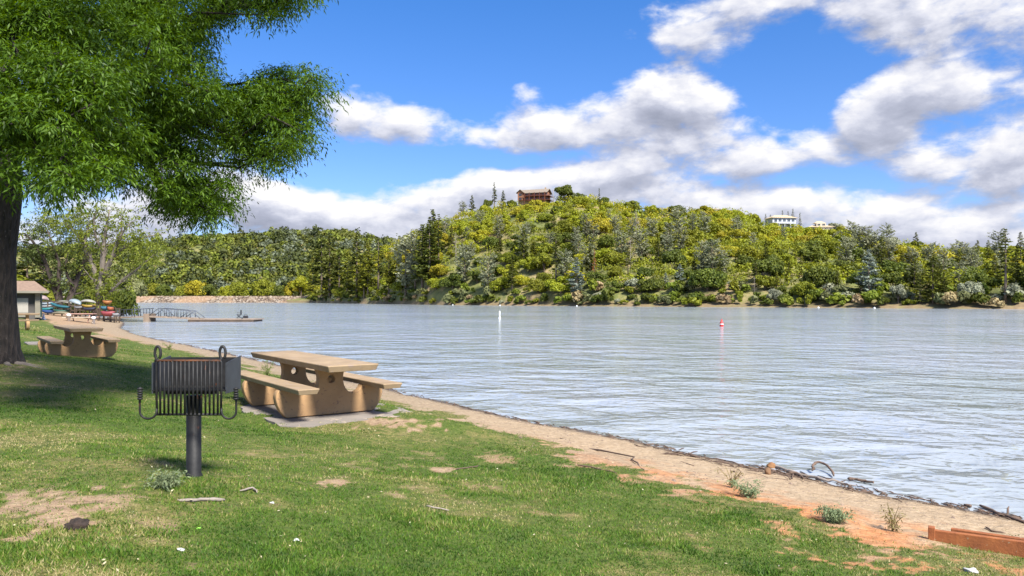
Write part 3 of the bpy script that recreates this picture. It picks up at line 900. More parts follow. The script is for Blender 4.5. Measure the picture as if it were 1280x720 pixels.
for i, (px, fy, ty, kd) in enumerate(TREES):
    t = hill_hit(px, fy) if fy < 376 else .015
    x, d, z = [float(q) for q in hill_pt(px, t)]
    zt = CAMZ + (HY - ty) / FPX * d
    H = max(zt - z, 2.5)
    name, cat, look, m = KINDS[kd]
    lab = f'{look} {where(px, t)}'
    grp = 'conifers and tall trees on the hill across the lake'
    rz = rng.uniform(0, 6.28)
    placed.append((x, d, 2.2))
    if kd in ('pine', 'olive', 'bare', 'giant'):
        cr, tr = PINES[1] if kd in ('bare', 'giant') else PINES[i % 2 * 2]
        k = H / 22; w = k * (1.22 if px < 560 else 1.05 if k > .8 else 1.2) * (1.12 if kd == 'giant' else 1)
        put_tree(name, cat, cr, tr, m, (x, d, z - .2), (w, w, k), rz, lab, grp)
    elif kd in ('gray', 'pale', 'palebig'):
        cr, tr = GPINES[2] if kd != 'gray' else GPINES[i % 2]
        k = H / 16; put_tree(name, cat, cr, tr, m, (x, d, z - .2), (k * 1.1, k * 1.1, k), rz, lab, grp)
    elif kd in ('slim', 'rust'):
        cr, tr = SLIM[0]; k = H / 18; w = max(k, .55) * (1.0 if kd == 'rust' else 1.25)
        put_tree(name, cat, cr, tr, m, (x, d, z - .2), (w, w, k), rz, lab, grp)
    elif kd == 'dead':
        me = DEAD[i % 2]; k = H / 16
        put_single(name, cat, me, m, (x, d, z - .2), (k, k, k), rz, lab, grp)
    else:
        k = H / 8.0; cr = OAKS[i % 5]
        put_tree(name, cat, cr, OAK_TR, m, (x, d, z), (k * (1.15 if kd == 'round' else .8), k * (1.15 if kd == 'round' else .8), k), rz, lab, grp)


def scatter(n, px0, px1, t0, t1, sep, tries=60000, wfun=None):
    out = []
    for _ in range(tries):
        if len(out) >= n: break
        px = rng.uniform(px0, px1); t = rng.uniform(t0, t1)
        if wfun is not None and rng.random() > wfun(px, t): continue
        x, d, z = [float(q) for q in hill_pt(px, t)]
        s = sep * rng.uniform(.85, 1.15)
        if any((x - a) ** 2 + (d - b_) ** 2 < ((s + c_) * .5) ** 2 for a, b_, c_ in placed): continue
        placed.append((x, d, s)); out.append((px, t, x, d, z))
    return out


def house_gap(px, t):
    if 632 < px < 700 and t > .80: return False
    if 940 < px < 1050 and t > .86: return False
    return True


def oak_w(px, t):
    if not house_gap(px, t): return 0
    if 560 < px < 640 and t > .68: return .25        # bare earth below the lodge
    if 820 < px < 1010 and .62 < t: return .35       # chaparral slope
    if px < 430 and t > .5: return .6
    return 1


for i, (px, t, x, d, z) in enumerate(scatter(62, 470, 730, .03, .55, 8.0, wfun=oak_w) + scatter(238, 388, 1292, .03, 1.02, 9.0, wfun=oak_w)):
    n = fbm(np.array([x]), np.array([d]), 3, .03)[0] + rng.normal(0, .13)
    low = t < .50 + .12 * math.sin(px / 60)
    if low: tone = 'dark green' if n < .47 else 'mid-green' if n < .64 else 'yellow-green' if n < .72 else 'golden'
    else: tone = 'dark green' if n < .33 else 'mid-green' if n < .45 else 'yellow-green' if n < .74 else 'golden'
    k = rng.uniform(.72, 1.2) * (.95 if t > .6 else 1.15)
    put_tree('oak_tree', 'oak tree', OAKS[i % 5], OAK_TR, M_OAK[tone], (x, d, z - 1.3), (k * rng.uniform(.9, 1.15), k * rng.uniform(.9, 1.15), k * rng.uniform(.85, 1.1)), rng.uniform(0, 6.28),
             f'rounded {tone} oak {where(px, t)}', 'oaks covering the hill across the lake')

bsh = [('w', p) for p in scatter(195, 388, 1290, -.004, .06, 2.6)] + [('s', p) for p in scatter(95, 500, 1200, .5, 1.02, 3.6, wfun=lambda px, t: (1 if 800 < px < 1050 else .35) * house_gap(px, t))]
for i, (kd, (px, t, x, d, z)) in enumerate(bsh):
    r = rng.random()
    if kd == 'w':
        tone = 'silvery' if r < .08 else 'lime-green' if r < .26 else 'grey-green' if r < .45 else 'tawny' if r < .55 else 'leafy mid-green' if r < .8 else 'dark leafy'; k = rng.uniform(.9, 2.4)
    else:
        tone = 'grey-green' if r < .5 else 'lime-green' if r < .8 else 'silvery'; k = rng.uniform(1.0, 1.6)
    put_single('shrub', 'shrub', BRUSH[i % 3], M_BRUSH[tone], (x, d, z - .15), (k, k, k * rng.uniform(.8, 1.2)), rng.uniform(0, 6.28), f'low {tone} shrub {where(px, t)}', 'shrubs on the hill across the lake')


# ---- uncounted rest of the hill's oaks and brush, and the wood on the far hill
def crowd(name, pts, m, label, per=60, qs=.5):
    """pts: (x,y,z,radius,height)"""
    V = []; F = []; off = 0
    for (x, y, z, r, h) in pts:
        d = rand_dirs(per, -.2)
        lob = rng.integers(0, 5, len(d)); lc = rng.normal(0, .42, (5, 3)) * np.array([r, r, h * .35])
        p = np.array([x, y, z + h * .45]) + lc[lob] + d * np.array([r * .62, r * .62, h * .42]) * rng.uniform(.8, 1.05, (len(d), 1))
        p[:, 2] = np.maximum(p[:, 2], z)
        v, f = quads(p, d + rng.normal(0, .45, d.shape), rng.uniform(.6, 1.25, len(d)) * qs * r / 4)
        V.append(v); F.append(f + off); off += len(v)
    o = link(name, mesh_np(name, np.vstack(V), [np.vstack(F)]), m)
    return prop(o, label, 'woods', kind='stuff')


rest = scatter(900, 388, 1300, .01, 1.02, 4.6, wfun=lambda px, t: oak_w(px, t))
RR = [[], [], []]
for px, t, x, d, z in rest: RR[int(rng.random() * 1.4 + (t > .5) * 1.1) % 3].append((x, d, z - .2, rng.uniform(2.8, 4.9), rng.uniform(3.2, 6.8)))
for k_, (tone, q_) in enumerate((('mid-green', 'dense mid-green'), ('yellow-green', 'sunny yellow-green'), ('golden', 'golden'))): crowd('undergrowth', RR[k_], M_OAK[tone], q_ + ' brush filling the gaps between the oaks on the hill', 130, .38)  # each brush mass has its own leaf tone

M_WOOD = [foliage('wood_olive', (.06, .07, .014), (.17, .17, .03), .2, .06, .1), foliage('wood_dark', (.032, .048, .014), (.10, .12, .03), .2, .06, .1), foliage('wood_grey', (.08, .10, .06), (.20, .22, .14), .2, .06, .1), foliage('wood_bright', (.09, .12, .014), (.24, .26, .035), .2, .06, .1)]
wood = [[], [], [], []]
for _ in range(2600):
    px = rng.uniform(-480, 640) if rng.random() < .45 else rng.uniform(60, 640); t = rng.uniform(.0, 1.04)
    if px > 400 and t < .3: continue
    x, d, z = [float(q) for q in left_pt(px, t)]
    n = fbm(np.array([x]), np.array([d]), 3, .02)[0] + rng.normal(0, .12)
    k = 3 if n > .62 else 0 if n > .48 else 1 if n > .36 else 2
    wood[k].append((x, d, z - .5, rng.uniform(4.5, 7.5), rng.uniform(7, 13) * (1.5 if k == 1 and rng.random() < .35 else 1)))
for k, nm in enumerate(('olive', 'dark green', 'grey-green', 'bright green')):
    crowd('forest', wood[k], M_WOOD[k], f'{nm} trees of the wood on the far hill behind the dam', 75, .95)
# a few that stand out at its foot
for (px, fy, ty, tone) in [(330, 370, 342, 'mid-green'), (300, 370, 346, 'mid-green'), (376, 372, 340, 'yellow-green'), (366, 371, 348, 'golden'), (245, 369, 344, 'golden'), (232, 369, 350, 'mid-green'), (205, 369, 350, 'dark green'), (262, 369, 350, 'dark green'), (285, 369, 352, 'yellow-green'), (350, 371, 352, 'dark green'), (190, 369, 348, 'mid-green'), (318, 370, 356, 'dark green')]:
    d = 705.; x = (px - 640) / FPX * d; z = 1.; H = (HY - ty) / FPX * d + CAMZ - z; k = H / 8
    put_tree('oak_tree', 'oak tree', OAKS[int(px) % 5], OAK_TR, M_OAK[tone], (x, d, z), (k * .8, k * .8, k), px, f'{tone} tree just behind the dam, ' + ('toward the hill end' if px > 310 else 'toward the dock end' if px < 240 else 'near the middle of the dam'), 'trees behind the dam')


# ------------------------------------------------------------------ dam
def build_dam():
    root = empty('dam', (-370, 690, 0), 0, 'long low rock-faced dam with a flat tan top across the far end of the lake', 'dam')
    xs = np.linspace(-470, -172, 400); prof = [(672, -1.0), (674.5, .4), (677, 1.7), (679.5, 3.0), (682, 4.4), (684.2, 5.6), (684.6, 5.75)]
    V = []
    for y, z in prof:
        taper = np.clip((-170 - xs) / 12, 0, 1)
        V.append(np.stack([xs, np.full_like(xs, y) + rng.normal(0, .35, len(xs)), (z + rng.normal(0, .28, len(xs)) * (1 if z < 5.7 else .1)) * (.3 + .7 * taper)], 1))
    V = np.vstack(V); m = len(xs)
    i = np.arange(len(prof) - 1)[:, None] * m; j = np.arange(m - 1)[None, :]
    F = np.stack([i + j, i + j + 1, i + m + j + 1, i + m + j], -1).reshape(-1, 4)
    V[:, 0] += 370; V[:, 1] -= 690
    mr, nt, b = mat('riprap')
    v = pos(nt)
    vo = nt.voro(v, .7, out='Color')
    sp = nt.new('ShaderNodeSeparateColor'); nt.l.new(vo, sp.inputs[0])
    rock = nt.ramp(sp.outputs[0], [(.1, (.06, .042, .03)), (.5, (.17, .12, .08)), (.9, (.30, .25, .20))])
    big = nt.noise(v, .035, 3, .5)
    rock = nt.mix(nt.rng(big, .52, .62, 0, .65), rock, (.31, .20, .12, 1))
    nt.l.new(rock, b.inputs['Base Color']); b.inputs['Roughness'].default_value = .95
    nt.l.new(nt.bump(nt.voro(v, .7), 1., .6), b.inputs['Normal'])
    link('rock_face', mesh_np('rock_face', V, [F]), mr, root)
    mt = simple('dam_top', (.30, .215, .14), (.23, .16, .10), .2, .95)
    mb = MB(); mb.box((49, -1.4, 5.45), (298, 8, .9)); mb.build('crest_road', mt, root)


build_dam()


# ------------------------------------------------------------------ houses
M_REDWOOD = simple('redwood_siding', (.36, .17, .09), (.26, .115, .06), 1.5, .8)
M_REDTRIM = simple('redwood_trim', (.16, .05, .028), (.11, .035, .02), 2, .8)
M_ROOFB = simple('shingle_roof', (.27, .22, .17), (.18, .145, .11), 2.5, .9)
M_GLASSD = simple('window_glass', (.05, .065, .08), (.03, .04, .05), 1, .15)
M_CREAM = simple('cream_stucco', (.54, .48, .38), (.45, .40, .32), 1., .9)
M_WHITEW = simple('white_siding', (.52, .54, .58), (.42, .44, .49), 1., .8)
M_ROOFC = simple('tan_tile_roof', (.52, .41, .27), (.42, .32, .2), 2., .9)
M_STONE = simple('foundation_stone', (.42, .30, .18), (.3, .2, .12), 1.4, .9)


def gable_roof(name, L, D, z, rise, m, parent, ov=.8, th=.28):
    mb = MB()
    for s in (-1, 1):
        a = [(-L / 2 - ov, s * (D / 2 + ov), z - ov * rise / (D / 2)), (L / 2 + ov, s * (D / 2 + ov), z - ov * rise / (D / 2)), (L / 2 + ov, s * .02, z + rise), (-L / 2 - ov, s * .02, z + rise)]
        mb.prism(a, (0, 0, th))
    return mb.build(name, m, parent)


def hip_roof(name, L, D, z, rise, m, parent, ov=.8, ridge=.5):
    mb = MB(); a, b2 = L / 2 + ov, D / 2 + ov; r = L / 2 * ridge
    v = [(-a, -b2, z), (a, -b2, z), (a, b2, z), (-a, b2, z), (-r, 0, z + rise), (r, 0, z + rise)]
    vs = [mb.bm.verts.new(p) for p in v]
    for f in ((0, 1, 5, 4), (1, 2, 5), (2, 3, 4, 5), (3, 0, 4), (3, 2, 1, 0)): mb.bm.faces.new([vs[k] for k in f])
    return mb.build(name, m, parent)


def window(parent, x, y, z, w, h, face, mframe, name='window'):
    """face: 'f' front (-y) or 'r' right (+x)"""
    mb = MB(); t = .10
    if face == 'f':
        for dx, dz, sx, sz in ((-w / 2, 0, t, h + t), (w / 2, 0, t, h + t), (0, h / 2, w + t, t), (0, -h / 2, w + t, t), (0, 0, t * .7, h)): mb.box((x + dx, y - .05, z + dz), (sx, .14, sz))
    else:
        for dx, dz, sx, sz in ((-w / 2, 0, t, h + t), (w / 2, 0, t, h + t), (0, h / 2, w + t, t), (0, -h / 2, w + t, t)): mb.box((x + .05, y + dx, z + dz), (.14, sx, sz))
    f = mb.build(name, mframe, parent)
    g = MB()
    if face == 'f': g.box((x, y - .025, z), (w, .06, h))
    else: g.box((x + .025, y, z), (.06, w, h))
    g.build('pane', M_GLASSD, f)
    return f


def lodge():
    px, d = 668., 462.
    p = P(px, 255.3, d); yaw = R(-20)
    root = empty('lodge', p, yaw, 'red-brown two-storey timber lodge with long balconies on the hilltop', 'house')
    root.scale = (1.02, 1.0, .84)
    L, D = 17.0, 9.0
    mb = MB(); mb.box((0, 0, .2), (L, D, 3.6)); mb.build('foundation', M_STONE, root)
    mb = MB(); mb.box((0, 0, 2.0 + 2.9), (L - .1, D - .1, 5.8))
    for s in (-1, 1): mb.prism([(s * (L / 2 - .06), -D / 2 + .1, 7.8), (s * (L / 2 - .06), D / 2 - .1, 7.8), (s * (L / 2 - .06), 0, 10.2)], (-s * .2, 0, 0))
    mb.build('wall', M_REDWOOD, root)
    rf = gable_roof('roof', L, D, 7.75, 2.6, M_ROOFB, root, 1.0)
    mb = MB(); mb.box((6.5, 1.2, 10.6), (.8, .8, 2.4)); mb.build('chimney', M_STONE, rf)
    # front cross gable on the left end
    mb = MB(); mb.box((-6.6, -D / 2 - .9, 5.0), (3.4, 1.8, 5.6)); mb.prism([(-8.5, -D / 2 - 1.82, 7.78), (-4.7, -D / 2 - 1.82, 7.78), (-6.6, -D / 2 - 1.82, 9.5)], (0, 1.5, 0)); mb.build('front_bay', M_REDWOOD, root)
    g = MB()
    for s in (-1, 1): g.prism([(-6.6 + s * 2.5, -D / 2 - 2.6, 7.3), (-6.6 + s * .02, -D / 2 - 2.6, 9.7), (-6.6 + s * .02, 0, 9.7), (-6.6 + s * 2.5, 0, 7.3)], (0, 0, .22))
    g.build('bay_roof', M_ROOFB, root)
    for k, z in enumerate((2.0, 4.9)):
        mb = MB(); mb.box((2.0, -D / 2 - 1.35, z), (12.8, 2.6, .25)); mb.box((L / 2 + 1.1, -1, z + .004), (2.1, 9.4, .25)); bal = mb.build('balcony', M_REDTRIM, root)
        r = MB(); y0 = -D / 2 - 2.6
        for zz in (.95, .5): r.box((2.0, y0, z + zz), (12.8, .09, .09)); r.box((L / 2 + 2.1, -1, z + zz), (.09, 9.4, .09))
        for q in range(17): r.box((-4.2 + q * .78, y0, z + .52), (.07, .07, .9))
        r.build('railing', M_REDTRIM, bal)
    for q in range(5):
        mb = MB(); mb.box((-4.0 + q * 3.1, -D / 2 - 2.5, 3.3), (.26, .26, 8.4)); mb.build('post', M_REDTRIM, root)
    for zc in (3.4, 6.3):
        for q in range(5): window(root, -3.2 + q * 2.5, -D / 2 + .02, zc, 1.5, 1.9, 'f', M_REDTRIM)
        window(root, -6.6, -D / 2 - 1.82, zc, 1.7, 1.7, 'f', M_REDTRIM)
        for q in (-2.4, 1.6): window(root, L / 2 - .04, q, zc, 1.4, 1.7, 'r', M_REDTRIM)


lodge()


def villa(px, py, d, yaw, L, D, storeys, mw, mr, name, label, rise=1.8, dormer=False):
    p = P(px, py, d)
    root = empty(name, p, R(yaw), label, 'house')
    H = 3.0 * storeys
    mb = MB(); mb.box((0, 0, H / 2 - 2), (L, D, H + 4)); mb.build('wall', mw, root)
    hip_roof('roof', L, D, H + .01, rise, mr, root, .9, .55)
    mb = MB(); mb.box((L * .06, -D / 2 - 1.0, H * .48), (L * .72, 2.0, .25)); bal = mb.build('balcony', mw, root)
    r = MB(); r.box((L * .06, -D / 2 - 1.95, H * .48 + 1.0), (L * .72, .1, .1))
    for q in range(12): r.box((L * .06 - L * .35 + q * L * .7 / 11, -D / 2 - 1.95, H * .48 + .5), (.1, .1, .95))
    r.build('railing', mw, bal)
    for st in range(storeys):
        for q in range(5): window(root, -L / 2 + L * (q + .7) / 5.4, -D / 2 + .02, st * 3.0 + 1.6, L / 8.5, 1.7, 'f', mw)
    for q in range(4):
        mb = MB(); mb.box((L * .06 - L * .35 + q * L * .7 / 3, -D / 2 - 1.9, H * .24 - 1), (.3, .3, H * .48 + 1.6)); mb.build('post', mw, root)
    if dormer:
        mb = MB(); mb.box((0, -D / 4, H + 1.2), (L * .4, D * .4, 2.0)); mb.build('upper_wall', mw, root)
        hip_roof('upper_roof', L * .4, D * .4, H + 2.21, 1.2, mr, root, .6, .5)
        for q in (-1, 1): window(root, q * L * .1, -D * .45 + .02, H + 1.3, 1.4, 1.0, 'f', mw)


villa(976, 287, 420, 8, 13.5, 8, 2, M_WHITEW, M_ROOFC, 'white_house', 'white two-storey house with a tan roof near the right end of the crest')
villa(1024, 291.5, 415, -5, 12.5, 8, 1, M_CREAM, M_ROOFC, 'cream_house', 'cream house with a stepped tan roof beside the pale rounded crest tree', 1.3, True)
villa(886, 269, 458, 0, 13, 7, 1, M_CREAM, M_ROOFC, 'low_house', 'low tan-roofed house half hidden among crest oaks, left of the white house', 1.0)
villa(837, 268, 456, 0, 5.5, 5, 1, M_CREAM, M_ROOFB, 'small_cabin', 'small pale cabin between dark crest oaks', 1.0)

# crest trees in front of / beside the houses
for (px, fy, ty, tone, w, lab) in [(846, 272, 254, 'dark green', 1.35, 'broad dark oak beside the small pale cabin'), (881, 273, 255, 'golden', 1.4, 'broad golden oak in front of the low crest house'), (820, 270, 257, 'dark green', 1.1, 'dark crest oak left of the small pale cabin'),
                                   (906, 276, 262, 'yellow-green', 1.2, 'yellow-green crest oak right of the low house'), (1003, 292, 281, 'mid-green', 1.7, 'broad green oak between the white and cream houses'), (944, 284, 274, 'dark green', 1.2, 'dark oak left of the white house'),
                                   (656, 264, 254, 'dark green', .8, 'dark bushy oak in front of the lodge'), (640, 264, 250, 'yellow-green', .8, 'yellow-green oak left of the lodge'), (695, 262, 250, 'mid-green', .7, 'green oak right of the lodge'), (1052, 298, 284, 'yellow-green', 1.2, 'yellow-green oak right of the cream house')]:
    d = DR(px) - 18 if px not in (640, 695) else DR(px)
    p = P(px, fy, d); H = (fy - ty) / FPX * d; k = H / 8
    put_tree('oak_tree', 'oak tree', OAKS[int(px) % 5], OAK_TR, M_OAK[tone], p, (k * w, k * w, k), px, lab, 'oaks covering the hill across the lake')

p = P(692, 254, 465)
root = empty('utility_pole', p, 0, 'thin grey utility pole between the lodge and the round-crowned tree', 'utility pole')
MB().tube([(0, 0, -3), (0, 0, 8.6)], [.16, .11], 6).build('pole', M_DEADW, root)
MB().box((0, 0, 7.9), (1.8, .14, .16)).build('crossarm', M_DEADW, root)
# ------------------------------------------------------------------ picnic tables
M_CONC = simple('tan_concrete', (.44, .272, .135), (.32, .19, .092), 2.6, .92, .35, 0, 6, .012, (24, .62, (.25, .15, .09)))
M_CONCTOP = simple('tan_concrete_top', (.36, .26, .16), (.25, .175, .105), 3.5, .9, .3, 0, 6, .008, (9, .60, (.30, .22, .165)))
M_PAD = simple('grey_pad', (.27, .235, .20), (.19, .165, .145), 2.2, .95, .3, 0, 7, .01, (5, .6, (.38, .31, .24)))


def slab_outline():
    half = [(.66, 0), (.745, .10), (.79, .20), (.805, .28), (.795, .345), (.76, .392), (.47, .392)]
    arc = [(.455, .36), (.42, .318), (.37, .292), (.315, .29), (.262, .312), (.222, .355), (.196, .41), (.183, .475), (.182, .53), (.19, .585), (.207, .635), (.222, .672)]
    r = half + arc
    return r + [(-x, z) for x, z in r[::-1]]


def circle(cx, cy, r, n=18): return [(cx + r * math.cos(2 * PI * k / n), cy + r * math.sin(2 * PI * k / n)) for k in range(n)]


SLAB = extrude_outline('end_slab', [slab_outline(), circle(0, .505, .056)], .13, .010)


def rounded_slab(name, L, W, th, z, m, parent, y=0.0, under=.02):
    mb = MB()
    mb.box((0, y, z - th / 2), (L, W, th), bev=.012)
    # cast edge: underside narrower than the top
    for v in mb.bm.verts:
        if v.co.z < z - th * .6:
            v.co.x *= (L / 2 - under) / (L / 2); v.co.y = y + (v.co.y - y) * (W / 2 - under) / (W / 2)
    return mb.build(name, m, parent)


def picnic_table(loc, rz, label, L=3.4, near=.85, far=1.05):
    e = empty('picnic_table', loc, rz, label, 'picnic table', 'concrete picnic tables on the lawn')
    # local X = long axis (away from camera), local Y = to the left
    rounded_slab('tabletop', L, .74, .09, .762, M_CONCTOP, e, 0, .025)
    for s in (-1, 1): rounded_slab('bench_seat', L - .1, .30, .075, .468, M_CONCTOP, e, s * .61, .02)
    for x in (-L / 2 + near, L / 2 - far):
        o = link('end_slab', SLAB, M_CONC, e)
        o.matrix_local = Matrix.Translation((x, 0, 0)) @ Matrix(((0, 0, 1, 0), (1, 0, 0, 0), (0, 1, 0, 0), (0, 0, 0, 1)))
    return e


picnic_table((T1C[0], T1C[1], T1Z), math.atan2(T_L[1], T_L[0]), 'big tan concrete picnic table on a grey slab behind the grill')
T2L = np.array([-.60, .80]); T2C = np.array([-10.75, 19.2]) + T2L * .85
t2z = gz(*(T2C - T2L * .85)) - .03
picnic_table((T2C[0], T2C[1], t2z), math.atan2(T2L[1], T2L[0]), 'tan concrete picnic table seen end-on, farther off near the beach', 3.2, .75, .85)
T3 = P(12, 405, 36)
picnic_table((T3.x, T3.y, gz(T3.x, T3.y) - .02), R(35), 'tan concrete picnic table half hidden behind the big tree trunk', 2.4, .5, .5)

# pad under the first table, slab corner beside the second
c, pz, hl, hs = PADS[0]
mb = MB(); pts = []
for k in range(48):
    a = 2 * PI * k / 48; cx, sx = math.cos(a), math.sin(a)
    q = 1 / max(abs(cx) / hl, abs(sx) / hs); q = min(q, math.hypot(hl, hs) * .93)
    q *= 1 + .16 * (random.random() - .5)
    w = c + T_L * (q * cx) + T_S * (q * sx)
    pts.append((w[0], w[1], pz - .10))
mb.prism(pts, (0, 0, .10)); prop(mb.build('concrete_pavement', M_PAD), kind='structure')
q = P(50, 431.5, 1); d2 = (CAMZ - gz(-12, 19.5)) * FPX / (431.5 - HY); q = P(52, 431.5, d2)
mb = MB(); mb.box((q.x, q.y + .2, gz(q.x, q.y) + .02), (1.0, 1.6, .12), R(36)); prop(mb.build('concrete_pavement', M_PAD), kind='structure')

# ------------------------------------------------------------------ park grill
M_IRON = simple('black_iron', (.032, .031, .031), (.012, .012, .013), 14, .6, .35, .4, 5, .003, (16, .66, (.085, .035, .018)))
M_IRONR = simple('rusted_iron', (.20, .075, .03), (.028, .022, .02), 9, .8, .3, .4, 6, .002)
M_STEELG = simple('grey_steel_plate', (.10, .11, .125), (.05, .052, .06), 5, .5, .15, .6, 5, .002)


def grill():
    gx, gy = GRILL; z0 = gz(gx, gy)
    e = empty('park_grill', (gx, gy, z0), 0, 'black iron park grill on a single post, its rusty grate tipped upright', 'grill')
    k = 1 / (FPX / 5.6)        # metres per picture px at the grill

    def q(px, py, dy=0.0):
        s = (5.6 + dy) / 5.6      # nearer parts drawn to the same picture size
        return Vector((((px - 243) * k + gx) * s - gx, dy, CAMZ + (HY - py) * k * s - z0))
    zt = lambda py: CAMZ + (HY - py) * k - z0
    mb = MB(); mb.lathe([(.062, -.15), (.062, .0), (.052, .02), (.052, zt(494))], 20); mb.build('post', M_IRON, e)
    # fire box: open-topped, floor + back + two sides, behind the upright grate
    x0, x1 = q(191, 460, -.17).x, q(283, 460, -.17).x
    ztop, zbot = zt(448), zt(485); dep, yc = .29, -.025
    mb = MB(); mb.box(((x0 + x1) / 2, yc, zbot), (x1 - x0, dep, .008)); mb.box((.0, yc, zbot - .02), (.36, .06, .035)); mb.build('floor_plate', M_IRON, e)
    mb = MB(); mb.box(((x0 + x1) / 2, yc + dep / 2, (ztop + zbot) / 2), (x1 - x0, .008, ztop - zbot)); mb.build('back_plate', M_IRON, e)
    for x in (x0, x1):
        mb = MB(); mb.prism([(x - .004, yc - dep / 2, zbot - .02), (x - .004, yc + dep / 2, zbot - .02), (x - .004, yc + dep / 2, ztop + .012), (x - .004, yc - dep / 2, ztop - .02)], (.008, 0, 0)); mb.build('side_plate', M_STEELG, e)
    # upright grate
    yg = -.20
    g = empty('grate', (0, 0, 0)); g.parent = e
    L_, R_ = q(197, 451, yg), q(277, 451, yg)
    lb, rb = q(197, 518, yg), q(277, 518, yg)
    mb = MB()
    mb.tube([q(199, 449, yg), q(196.5, 453, yg), q(196, 480, yg), lb], .0085, 8); mb.tube([q(275, 449, yg), q(277.5, 453, yg), q(277.5, 480, yg), rb], .0085, 8)
    mb.tube([lb, rb], .0085, 8)
    mb.build('grate_frame', M_IRON, g)
    mb = MB(); mb.tube([q(197, 451, yg), q(277, 451, yg)], .009, 8); mb.build('top_rail', M_IRONR, g)
    n = 15
    for i in range(n):
        x = 201 + (273 - 201) * i / (n - 1)
        MB().tube([q(x, 451.5, yg - .008), q(x, 517.5, yg - .008)], .0072, 6).build('bar', M_IRON, g)
    for s, cx in ((-1, 197.5), (1, 278.5)):
        # hinge loop above the rail
        pts = []
        for a in range(-60, 241, 15):
            aa = R(a); pts.append(q(cx + 3.6 * math.cos(aa) + .5, 441 - 8.0 * math.sin(aa), yg + .02))
        pts.append(q(cx - 2.5, 452, yg + .01))
        mb = MB(); mb.tube(pts, .010, 8); mb.build('hinge_loop', M_IRON, g)
        # J-shaped carrying handle with coil grip
        bx = 196.5 if s < 0 else 277.5
        ex = 175.5 if s < 0 else 296
        cxm = (bx + ex) / 2; rr = abs(bx - ex) / 2
        pts = [q(bx, 510, yg)] + [q(cxm + (rr if s < 0 else -rr) * math.cos(R(a)), 514 + 9.5 * math.sin(R(a)), yg - .01) for a in range(0, 181, 15)] + [q(ex, 500, yg - .02), q(ex - s * .5, 484, yg - .03)]
        h = MB().tube(pts, .0075, 8).build('handle', M_IRON, g)
        mb = MB()
        for j in range(5):
            c_ = q(ex - s * .3, 486 + j * 3.1, yg - .028)
            mb.lathe([(.006, -.009), (.017, -.006), (.019, 0), (.017, .006), (.006, .009)], 10, c_)
        mb.build('coil_grip', M_IRON, h)


grill()

# ------------------------------------------------------------------ dock
M_WEATH = simple('weathered_wood', (.32, .25, .19), (.20, .15, .115), 3, .9)
M_DARKW = simple('dark_wet_wood', (.11, .075, .05), (.05, .035, .026), 2, .85)
M_RAIL = simple('grey_metal_rail', (.10, .115, .14), (.07, .08, .10), 3, .6, 0, .2)
M_BLACK = simple('black_fabric_and_recess', (.02, .021, .028), (.012, .012, .016), 6, .7)


